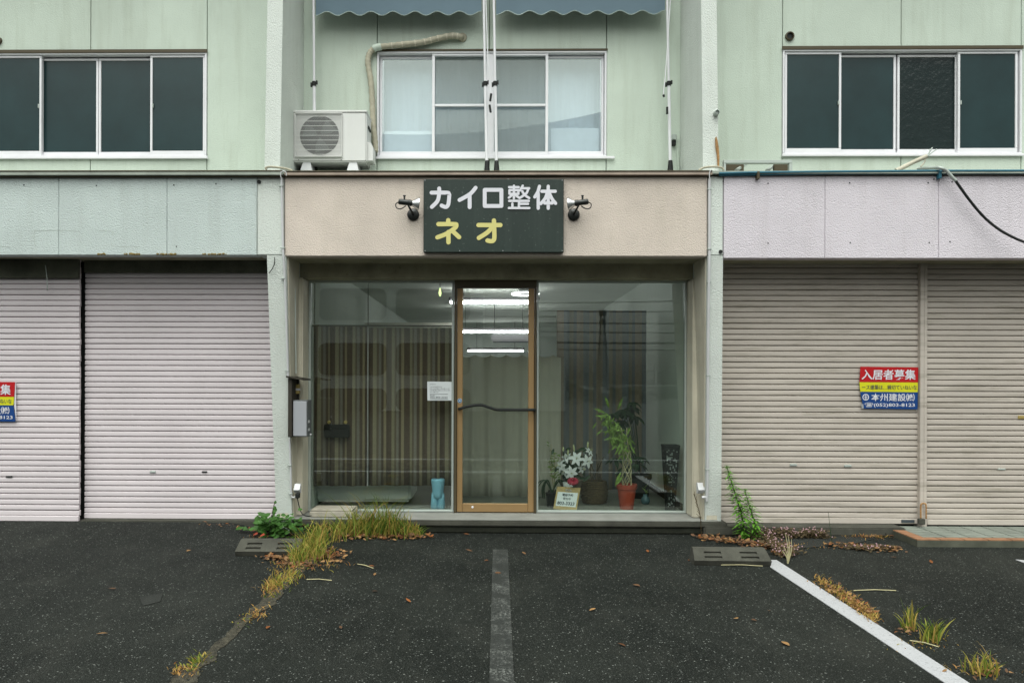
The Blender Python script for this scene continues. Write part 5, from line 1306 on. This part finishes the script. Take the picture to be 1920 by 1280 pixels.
# ================================================================ BANNERS
def banner_strip(pts, Y, m, t):
    c = [at(px, py, Y) for px, py in pts]; k = Vector((0, .002, 0))
    obj('banner_panel', MB().quadbox([c[0], c[1], c[1] + k, c[0] + k, c[3], c[2], c[2] + k, c[3] + k]), m, t)
yb3 = YS - .022
t = thing('letting_banner', at(1668, 767, yb3), 'red, yellow and blue banner with Japanese lettering on the beige shutter', 'banner')
banner_strip([(1611.6, 716), (1721.5, 716.6), (1722, 688.5), (1613.3, 687)], yb3, 'ban_red', t)
banner_strip([(1613, 734), (1720.6, 735), (1721.4, 716.9), (1611.6, 716.3)], yb3, 'ban_yellow', t)
banner_strip([(1619, 765.5), (1720.5, 767), (1721, 735.3), (1613, 734.3)], yb3, 'ban_blue', t)
banner_strip([(1615.5, 765.6), (1619.6, 765), (1618.6, 757), (1615, 757)], yb3 - .003, 'ban_grey', t)
text_quad('character', '入居者募集', [at(1615, 711.5, yb3), at(1716.5, 712, yb3), at(1716.5, 692.5, yb3), at(1616, 692.5, yb3)], 'letter_white', t, .017, .003)
text_quad('character', 'ース建築は…親切ていねいな', [at(1616, 730, yb3), at(1719, 730.6, yb3), at(1719, 721.5, yb3), at(1616, 721.2, yb3)], 'ink', t, .005, .003)
text_quad('character', '本州建設㈱', [at(1633.5, 751.5, yb3), at(1714.5, 752, yb3), at(1714.5, 737.5, yb3), at(1633.5, 737.2, yb3)], 'letter_white', t, .012, .003)
text_quad('character', '☎(052)803-8123', [at(1621, 763.5, yb3), at(1715, 764, yb3), at(1715, 754.5, yb3), at(1621, 754.2, yb3)], 'letter_white', t, .012, .003)
p = at(1623, 744.3, yb3) - Vector((0, .003, 0))
mb = MB(); ro, ri = .030, .0225
for k in range(28):
    a, b = k / 28 * 6.283, (k + 1) / 28 * 6.283; i = len(mb.v)
    mb.v += [p + Vector((r * math.cos(q_), 0, r * math.sin(q_))) for q_ in (a, b) for r in (ri, ro)]; mb.f.append([i, i + 1, i + 3, i + 2])
mb.box(p.x - .0025, p.x + .0025, p.y - .001, p.y, p.z - .022, p.z + .022)
mb.box(p.x - .016, p.x + .016, p.y - .0015, p.y - .0002, p.z + .001, p.z + .006).box(p.x - .011, p.x + .011, p.y - .0015, p.y - .0002, p.z - .014, p.z - .009)
obj('emblem', mb, 'letter_white', t)
yb4 = 6.745 - .022
t = thing('letting_banner', at(-20, 790, yb4), 'edge of a red, yellow and blue banner on the far left shutter', 'banner')
banner_strip([(-82, 743), (26.5, 743.5), (28.5, 716), (-80, 715)], yb4, 'ban_red', t)
banner_strip([(-82, 758.5), (25, 759.5), (26.5, 743.8), (-82, 743.3)], yb4, 'ban_yellow', t)
banner_strip([(-84, 789), (29, 790), (25, 759.8), (-82, 758.8)], yb4, 'ban_blue', t)
banner_strip([(26.8, 759), (30.5, 790), (29.5, 716), (28.7, 716)], yb4 + .0005, 'letter_white', t)
text_quad('character', '入居者募集', [at(-79, 738.5, yb4), at(20.5, 740.5, yb4), at(21, 720.5, yb4), at(-79, 719, yb4)], 'letter_white', t, .017, .003)
text_quad('character', 'リース建築は…親切ていねいな', [at(-81, 755, yb4), at(22, 756.5, yb4), at(22, 747.5, yb4), at(-81, 746, yb4)], 'ink', t, .005, .003)
text_quad('character', '本州建設㈱', [at(-62, 775, yb4), at(18, 776, yb4), at(18, 762, yb4), at(-62, 761, yb4)], 'letter_white', t, .012, .003)
text_quad('character', '☎(052)803-8123', [at(-70, 786, yb4), at(24, 787.2, yb4), at(24, 777.8, yb4), at(-70, 776.5, yb4)], 'letter_white', t, .012, .003)

# ================================================================ WEEDS AND LEAVES
def grass_patch(name, area, n, h, spread, tones, label, w=0.0048, kind='stuff', cat='grass', dry=0.0):
    mb = MB()
    for i in range(n):
        a = area[rnd.randrange(len(area))]
        b = ground(a[0] + rnd.gauss(0, a[2]), a[1] + rnd.gauss(0, a[3])); b.z = 0
        if b.y > 6.60: b.y = 6.60 - abs(rnd.gauss(0, .03))
        hh = h * a[4] * (rnd.uniform(.3, .85) if rnd.random() < .92 else rnd.uniform(.9, 1.35)); an = rnd.uniform(0, 6.283); sp = spread * hh * rnd.uniform(.1, 1)
        tip = b + Vector((math.cos(an) * sp, math.sin(an) * sp * .8, hh))
        if tip.y > 6.62 and b.y < 6.62: tip.y = 6.60
        mb.blade(b, tip, w * rnd.uniform(.6, 1.3), (math.cos(an) * sp * -.15, math.sin(an) * sp * -.15, hh * rnd.uniform(.05, .2)), 4, min(1, max(0, rnd.gauss(*tones))))
    return obj(name, mb, 'grass', label=label, cat=cat, kind=kind)
grass_patch('grass', [(640 + 13 * i, 1003, 7, 3, [.7, .75, .9, 1, 1, 1.05, 1, .95, .9, .7, .55, .4][i]) for i in range(12)], 1050, .31, 1.2, (.30, .27), 'tall yellowing grass growing along the step under the left window')
grass_patch('grass', [(560, 1050, 9, 6, .8), (575, 1035, 12, 6, .9), (595, 1022, 12, 6, .9), (610, 1012, 14, 5, 1.0), (590, 1045, 14, 6, .7)], 680, .21, 1.25, (.42, .24), 'yellow grass clump spilling over the left wheel stop')
grass_patch('grass', [(545, 1082, 10, 5, 1), (525, 1090, 14, 5, .8), (515, 1098, 10, 4, .6)], 260, .075, 1.6, (.6, .2), 'short dry grass tuft growing in the asphalt crack')
grass_patch('grass', [(368, 1242, 8, 3, 1), (355, 1250, 8, 3, .5)], 60, .045, 1.6, (.35, .2), 'tiny grass tuft low in the crack')
grass_patch('grass', [(560 - 25 * i, 1072 + 23 * i, 9, 6, rnd.uniform(.5, 1.2)) for i in (0, 1, 2, 4, 7, 8)], 190, .032, 2.0, (.45, .25), 'sparse yellow green grass growing along the crack in the asphalt')
grass_patch('grass', [(1705, 1178, 9, 4, 1)], 46, .17, .8, (.4, .2), 'left of two green grass tufts beside the white line', .006)
grass_patch('grass', [(1748, 1200, 8, 4, 1)], 60, .15, .9, (.3, .2), 'right of two green grass tufts beside the white line', .006)
grass_patch('grass', [(1845, 1262, 16, 5, 1)], 70, .11, 1.2, (.45, .25), 'low grass tuft near the bottom right corner')
grass_patch('dry_grass', [(1540 + 11 * i, 1090 + 7.6 * i, 7, 4, 1) for i in range(10)] + [(1735, 1205, 25, 8, .6), (1825, 1255, 25, 8, .9)], 900, .03, 2.5, (.8, .15), 'matted dry grass along the right side of the white line', .004)
grass_patch('dry_grass', [(540, 1060, 18, 8, 1), (600, 1058, 25, 6, 1), (510, 1105, 12, 6, 1), (480, 1150, 10, 6, .8), (345, 1258, 14, 6, .8), (480, 1003, 20, 4, .8), (1620, 1005, 25, 3, 1.2), (1540, 1022, 60, 3, .8)], 800, .028, 2.5, (.85, .12), 'matted straw along the crack and kerbs', .004)
def litter(areas, n, label, size=(.016, .05)):
    mb = MB()
    for i in range(n):
        a = areas[rnd.randrange(len(areas))]
        b = ground(a[0] + rnd.gauss(0, a[2]), a[1] + rnd.gauss(0, a[3])); b.z = rnd.uniform(.006, .03) + gz(b.x, b.y)
        if b.y > 6.58: b.y = 6.58 - abs(rnd.gauss(0, .05))
        an = rnd.uniform(0, 6.283)
        mb.leaf(b, (math.cos(an), math.sin(an), rnd.uniform(-.1, .35)), rnd.uniform(*size), rnd.uniform(.5, .8) * size[1] * .7, (rnd.uniform(-.5, .5), rnd.uniform(-.7, .2), 1), rnd.random(), rnd.uniform(-.3, .4))
    return obj('leaf_litter', mb, 'dead_leaf', label=label, cat='leaves', kind='stuff')
litter([(640 + 14 * i, 1007, 10, 3) for i in range(11)] + [(800, 1006, 12, 2)], 330, 'brown fallen leaves gathered under the tall grass by the step')
litter([(540, 1052, 16, 5), (560, 1062, 20, 5), (600, 1048, 22, 6), (620, 1040, 14, 6), (510, 1048, 14, 3)], 300, 'brown fallen leaves heaped around the left wheel stop')
litter([(1320 + 12 * i, 1010 + 1.6 * i, 10, 3) for i in range(13)] + [(1470, 1035, 16, 6)], 360, 'brown fallen leaves banked behind the right wheel stop')
litter([(1560 + 14 * i, 1024 + 1 * i, 10, 2) for i in range(9)] + [(1630, 1003, 22, 3), (1680, 1006, 14, 3)], 170, 'scattered brown leaves in front of the beige shutter', (.02, .045))
litter([(1560 + 12 * i, 1103 + 8 * i, 9, 4) for i in range(7)] + [(1700, 1185, 16, 6), (1840, 1262, 30, 7)], 130, 'brown leaf scraps caught along the white line', (.015, .035))
litter([(490 + 12 * i, 995, 14, 5) for i in range(4)] + [(430, 985, 30, 3)], 90, 'brown leaf scraps along the kerb of the left shutter', (.015, .04))
# single fallen leaves on the open asphalt
k_leaf = None
for (px, py) in ((357, 1032), (218, 1105), (690, 1062), (702, 1080), (697, 1110), (880, 1003), (886, 1034), (908, 1052), (985, 1040), (1105, 1146), (1377, 1160), (1408, 1163), (1444, 1146), (1480, 1212), (1748, 1057), (1670, 1045), (1173, 1213), (1200, 1100), (640, 1180), (500, 1180), (290, 1012), (940, 1075), (1215, 1036), (1290, 1052), (180, 1190), (770, 1130)):
    p = ground(px, py); an = rnd.uniform(0, 6.283); mb = MB()
    mb.leaf((p.x, p.y, .007), (math.cos(an), math.sin(an), .1), rnd.uniform(.03, .06), rnd.uniform(.018, .03), (rnd.uniform(-.2, .2), rnd.uniform(-.3, .1), 1), rnd.random(), rnd.uniform(-.3, .2))
    obj('fallen_leaf', mb, 'dead_leaf', label='small single dead leaf lying on the open asphalt', cat='leaf', group='single dead leaves on the asphalt')
for px0, py0, px1, py1, lab in ((575, 1087, 622, 1089, 'dry straw stalk on the asphalt beside the crack'), (670, 1058, 700, 1066, 'dry grass stalk on the asphalt below the tall grass'), (1352, 1060, 1430, 1062, 'straw stalk lying in front of the right wheel stop'), (1600, 1108, 1680, 1108, 'straw stalk right of the white line'), (1706, 1202, 1760, 1214, 'straw stalk below the two grass tufts')):
    a, b = ground(px0, py0), ground(px1, py1); obj('straw_stalk', MB().tube([a + Vector((0, 0, .006)), a.lerp(b, .5) + Vector((0, 0, .012)), b + Vector((0, 0, .006))], .0035, 5), 'stem_pale', label=lab, cat='stalk')
p = ground(541, 1058); obj('paper_scrap', MB().quadbox([p + Vector(v) for v in ((0, 0, .004), (.045, 0, .004), (.045, .02, .004), (0, .02, .004), (0, 0, .012), (.045, 0, .009), (.045, .02, .013), (0, .02, .01))]), 'paper', label='white paper scrap below the left wheel stop', cat='litter')
# leafy green weed at the left pillar
base = ground(520, 1003); base.y = 6.5
t = thing('ivy_weed', base, 'leafy dark green weed with ivy stems at the foot of the left pillar', 'weed')
mb = MB(); stb = MB()
for i in range(230):
    px, py = rnd.gauss(520, 22), rnd.gauss(986, 9)
    Y = rnd.uniform(6.38, 6.56); c = at(px, py, Y); c.z = max(c.z, .01); a = rnd.uniform(0, 6.283)
    mb.leaf(c, (math.cos(a), math.sin(a) - .3, rnd.uniform(-.2, .5)), rnd.uniform(.035, .075), rnd.uniform(.03, .05), (rnd.uniform(-.4, .4), -.8, .8), curl=rnd.uniform(-.1, .4))
for (px, py, r) in ((482, 966, .07), (494, 963, .08), (480, 975, .05), (515, 957, .04), (514, 948, .035), (516, 938, .03), (517, 968, .05), (541, 972, .06)):
    c = at(px, py, 6.5); mb.leaf(c, (rnd.uniform(-.5, .5), -.3, -.7), r, r * .8, (0, -1, .4), curl=.2)
    stb.tube(smooth_path([Vector((X(503, 6.52, 995), 6.52, .01)), at((px + 505) / 2, (py + 985) / 2, 6.51), c], 4), .004, 5)
mb.tone = []
obj('leaf_mass', mb, 'green_leaf', t, kind='stuff'); obj('stem', stb, 'wood_dark', t)
for px, py in ((475, 1006), (488, 1008)):
    p = ground(px, py); mb = MB().leaf(p + Vector((0, 0, .02)), (.8, -.5, .25), .06, .04, (0, -.6, .8), .05); mb.tone = [.05] * len(mb.tone)
    obj('fallen_leaf', mb, 'terracotta', label='orange fallen leaf beside the leafy weed', cat='leaf', group='orange leaves by the ivy weed')
# goldenrod
def spire(pb, pt, Y0, n, lmax, label, mname, name='goldenrod'):
    b = ground(*pb); b.y = min(b.y, Y0); b.z = 0; e = at(pt[0], pt[1], Y0 - .02)
    t = thing(name, b, label, 'weed'); sp = smooth_path([b, b.lerp(e, .35) + Vector((.025, 0, 0)), b.lerp(e, .7) + Vector((.01, 0, 0)), e], 8)
    obj('stem', MB().tube(sp, [.007 * (1 - i / len(sp) * .7) for i in range(len(sp))], 6), 'green_bright', t, smooth=True)
    mb = MB()
    for i in range(n):
        u = i / n; c = sp[min(len(sp) - 1, int(u * (len(sp) - 1)))].lerp(sp[min(len(sp) - 1, int(u * (len(sp) - 1)) + 1)], (u * (len(sp) - 1)) % 1); a = i * 2.4
        L_ = lmax * (1 - .6 * u * u) * (.6 + .4 * min(1, u * 5)) * rnd.uniform(.45, 1.2)
        mb.leaf(c, (math.cos(a), math.sin(a), rnd.uniform(.15, .8)), L_, L_ * .28, (0, 0, 1), curl=.6)
    mb.tone = []
    obj('leaf_whorl', mb, mname, t, kind='stuff')
spire((1387, 1003), (1362, 872), 6.50, 330, .095, 'tall bright green goldenrod weed in front of the right pillar', 'green_bright')
spire((1402, 1002), (1396, 916), 6.48, 210, .085, 'shorter goldenrod shoot beside the tall one', 'green_bright')
# dry spindly weed by the right jamb
t = thing('dry_weed', ground(1312, 1000), 'dry reddish spindly weed in front of the right outlet', 'weed')
b, e = ground(1315, 1003), at(1301, 925, 6.5)
sp = smooth_path([b, b.lerp(e, .5) + Vector((.02, 0, 0)), e], 8); mb = MB().tube(sp, .003, 5)
for i in range(5, 16):
    a = rnd.uniform(0, 6.28); mb.tube([sp[i], sp[i] + Vector((math.cos(a) * .035, math.sin(a) * .03, .03))], .0022, 4)
obj('stem', mb, 'red_brown', t)
# wispy stalk among the pink weeds
t = thing('pale_stalk', ground(1477, 1055), 'pale dry grass stalk sprouting beside the top of the white line', 'weed')
mb = MB(); b = ground(1477, 1056)
for px, py in ((1472, 998), (1478, 1003), (1468, 1020), (1484, 1010), (1466, 1030)):
    mb.tube(smooth_path([b, b.lerp(at(px, py, b.y), .5) + Vector((.012, 0, 0)), at(px, py, b.y)], 4), [.005, .005, .004, .004, .004, .003, .003, .002, .0015], 5)
obj('stem', mb, 'stem_pale', t)
t = thing('thin_weed', ground(1553, 1002), 'single thin dark weed stem before the beige shutter', 'weed')
obj('stem', MB().tube([ground(1561, 1024), at(1557, 995, 6.2), at(1553, 960, 6.2)], [.003, .0025, .0015], 5), 'leaf_dark', t)
# pink knotweed
def knotweed(areas, n, label):
    fl_, lf_ = MB(), MB()
    for i in range(n):
        a = areas[rnd.randrange(len(areas))]; b = ground(a[0] + rnd.gauss(0, a[2]), a[1] + rnd.gauss(0, a[3])); b.z = 0
        if b.y > 6.58: b.y = 6.58 - abs(rnd.gauss(0, .06))
        h = rnd.uniform(.02, a[4]); an = rnd.uniform(0, 6.28)
        c = b + Vector((rnd.uniform(-.03, .03), rnd.uniform(-.03, .02), h))
        for k in range(3):
            an2 = an + k * 2.1; lf_.leaf(b + Vector((0, 0, h * (.2 + .25 * k))), (math.cos(an2), math.sin(an2), .3), rnd.uniform(.02, .045), .018, (0, -.3, 1))
        lf_.tube([b, c], .0018, 4, False); 
        if rnd.random() < .5: fl_.lathe([(.0015, -.006), (.0055, -.002), (.0055, .003), (.0015, .007)], c, (rnd.uniform(-.3, .3), rnd.uniform(-.3, .3), 1), 6)
    t = thing('knotweed', ground(areas[0][0], areas[0][1]), label, 'weed')
    lf_.tone = []
    obj('leaf_mass', lf_, 'red_brown', t, kind='stuff'); obj('flower_heads', fl_, 'pink', t, kind='stuff')
knotweed([(1410 + 10 * i, 1000, 9, 3, .10) for i in range(12)], 230, 'pink flowering knotweed along the kerb under the beige shutter')
knotweed([(1440 + 6 * i, 1022 + 3 * i, 9, 5, .08) for i in range(8)], 120, 'reddish knotweed behind the right wheel stop')
knotweed([(1600 + 8 * i, 1030, 9, 2, .04) for i in range(10)], 60, 'low knotweed scraps in front of the tiled platform')

# ================================================================ ACROSS THE STREET (seen mirrored in the shop glass)
def mir(px, py, Yv):
    v = at(px, py, Yv); return Vector((v.x, 2 * (YG + .004) - v.y, v.z))
def mrect(px0, px1, py0, py1, Yv):
    a, b = mir(px0, py1, Yv), mir(px1, py0, Yv); return a.x, b.x, max(a.z, 0), b.z
Yv = 34; yo = 2 * YG - Yv
x0, x1, z0, z1 = mrect(150, 1040, 470, 850, Yv)
O = thing('opposite_building', ((x0 + x1) / 2, yo - 4, 0), 'white building with rounded windows mirrored in the left shop window', 'building')
obj('wall', MB().box(x0, X(905, Yv), yo - 8, yo, 0, z1 + 3), 'opp_white', O)
obj('low_wing', MB().box(X(905, Yv) + .01, X(1062, Yv), yo - 8, yo - .5, 0, mir(1000, 668, Yv).z), 'opp_white', O)
def rr_win(px0, px1, py0, py1):
    a, b, c, d = mrect(px0, px1, py0, py1, Yv); r = .35; poly = []
    for cx_, cz_, s0 in ((b - r, d - r, 0), (a + r, d - r, 1), (a + r, c + r, 2), (b - r, c + r, 3)):
        for k in range(6): an = (s0 + k / 5) * math.pi / 2; poly.append((cx_ + r * math.cos(an), cz_ + r * math.sin(an)))
    obj('window', MB().prism(poly, yo - .05, yo + .04), 'opp_glass', O)
for a in (220, 420, 597, 742):
    rr_win(a, a + (128 if a != 742 else 140), 541, 600); rr_win(a, a + (128 if a != 742 else 140), 643, 703); rr_win(a, a + (128 if a != 742 else 140), 728, 830)
a, b, c, d = mrect(905, 1040, 633, 667, Yv)
obj('balcony_slab', MB().box(a, b, yo - 4, yo + 1.0, c, d), 'pole_conc', O)
mb = MB()
for i in range(28): mb.tube([(a + (b - a) * i / 27, yo + .9, d), (a + (b - a) * i / 27, yo + .9, d + .9)], .02, 4)
mb.tube([(a, yo + .9, d + .9), (b, yo + .9, d + .9)], .04, 6)
obj('railing', mb, 'steel', O)
def tree(px, pyt, pw, Yv, label, n=1500):
    top = mir(px, pyt, Yv); r = pw / F * Yv / 2; b = Vector((top.x, top.y, 0))
    t = thing('street_tree', b, label, 'tree', 'trees across the street')
    obj('trunk', MB().tube([b, b + Vector((.1, 0, top.z * .4)), b + Vector((0, 0, top.z * .8))], [.22, .16, .05], 8), 'bark', t)
    mb = MB()
    cl = [Vector((rnd.gauss(0, .4) * r, rnd.gauss(0, .4) * r, top.z * rnd.uniform(.3, .88))) for _ in range(14)]
    for i in range(n):
        c = b + rnd.choice(cl) + Vector((rnd.gauss(0, .22), rnd.gauss(0, .22), rnd.gauss(0, .2))) * r; c.z = min(max(c.z, .3), top.z); a_ = rnd.uniform(0, 6.28)
        mb.leaf(c, (math.cos(a_), math.sin(a_), rnd.uniform(-.5, .5)), rnd.uniform(.25, .5), .25, (rnd.uniform(-1, 1), rnd.uniform(-1, 1), 1))
    mb.tone = []
    obj('crown', mb, 'tree_leaf', t, kind='stuff')
for (px, py, w_, yv, lab) in ((1060, 715, 60, 46, 'dark tree mirrored at the left of the right window'), (1096, 735, 50, 50, 'dark tree mirrored second from the door'), (1135, 742, 50, 44, 'dark tree mirrored behind the pole'), (1170, 730, 60, 52, 'dark tree mirrored above the houseplant'), (1205, 745, 50, 48, 'dark tree mirrored beside the white interior wall')):
    tree(px, py, w_, yv, lab)
a, b, c, d = mrect(1185, 1330, 723, 860, 60)
t = thing('far_house', ((a + b) / 2, 2 * YG - 64, 0), 'low dark roofed house mirrored at the right of the window', 'building')
obj('wall', MB().box(a, b, 2 * YG - 68, 2 * YG - 60, 0, d - .6), 'pole_conc', t); obj('roof', MB().box(a - .5, b + .5, 2 * YG - 68.5, 2 * YG - 59.5, d - .6, d), 'steel', t)
# steel pylon
pb, ptp = mir(1135, 760, 150), mir(1130, 582, 150)
t = thing('steel_pylon', (pb.x, pb.y, 0), 'lattice steel pylon mirrored in the right window', 'pylon')
mb = MB(); wb_, wt_ = 1.25, .42; zz = [ptp.z * (k / 12) ** .85 for k in range(13)]
def pc(k, i): w_ = wb_ + (wt_ - wb_) * min(1, zz[k] / ptp.z * 1.25); return Vector((ptp.x + w_ * (1, 1, -1, -1)[i], pb.y + w_ * (1, -1, -1, 1)[i], zz[k]))
for k in range(12):
    for i in range(4):
        mb.tube([pc(k, i), pc(k + 1, i)], .09, 4); mb.tube([pc(k, i), pc(k + 1, (i + 1) % 4)], .045, 4); mb.tube([pc(k, (i + 1) % 4), pc(k + 1, i)], .045, 4); mb.tube([pc(k + 1, i), pc(k + 1, (i + 1) % 4)], .045, 4)
obj('lattice', mb, 'steel', t)
obj('antenna_drum', MB().lathe([(.7, 0), (.7, 1.0)], (ptp.x, pb.y, ptp.z * .82), n=12).lathe([(.75, 0), (.75, 1.2)], (ptp.x, pb.y, ptp.z * .93), n=12), 'steel', t)
# utility poles and wires
def upole(px, pyt, Yv, label):
    p = mir(px, pyt, Yv); t = thing('utility_pole', (p.x, p.y, 0), label, 'utility pole', 'utility poles across the street')
    obj('pole_shaft', MB().tube([(p.x, p.y, 0), p], [.17, .11], 10), 'pole_conc', t)
    obj('cross_arm', MB().box(p.x - .9, p.x + .9, p.y - .05, p.y + .05, p.z - .75, p.z - .65).box(p.x - .6, p.x + .6, p.y - .05, p.y + .05, p.z - 1.5, p.z - 1.4), 'steel', t)
    obj('transformer', MB().lathe([(.25, 0), (.28, .1), (.28, .7), (.2, .8)], (p.x + .35, p.y, p.z - 2.6), n=12), 'steel', t)
upole(1120, 676, 42, 'utility pole with crossarms mirrored in front of the pylon'); upole(1228, 682, 70, 'thin far utility pole mirrored near the right wall')
for i, (ya_, yb2_) in enumerate(((576, 583), (597, 606), (613, 624), (635, 642), (648, 655), (566, 560))):
    a, b = mir(700, ya_, 40), mir(1500, yb2_, 40)
    obj('overhead_wire', MB().tube(smooth_path([a + Vector((-12, 0, .1)), a, a.lerp(b, .5) - Vector((0, 0, .12)), b, b + Vector((12, 0, .1))], 5), .05 if i == 3 else .032, 5), 'black_trim', label='overhead wire mirrored across the shop window', cat='wire', group='overhead wires across the street')
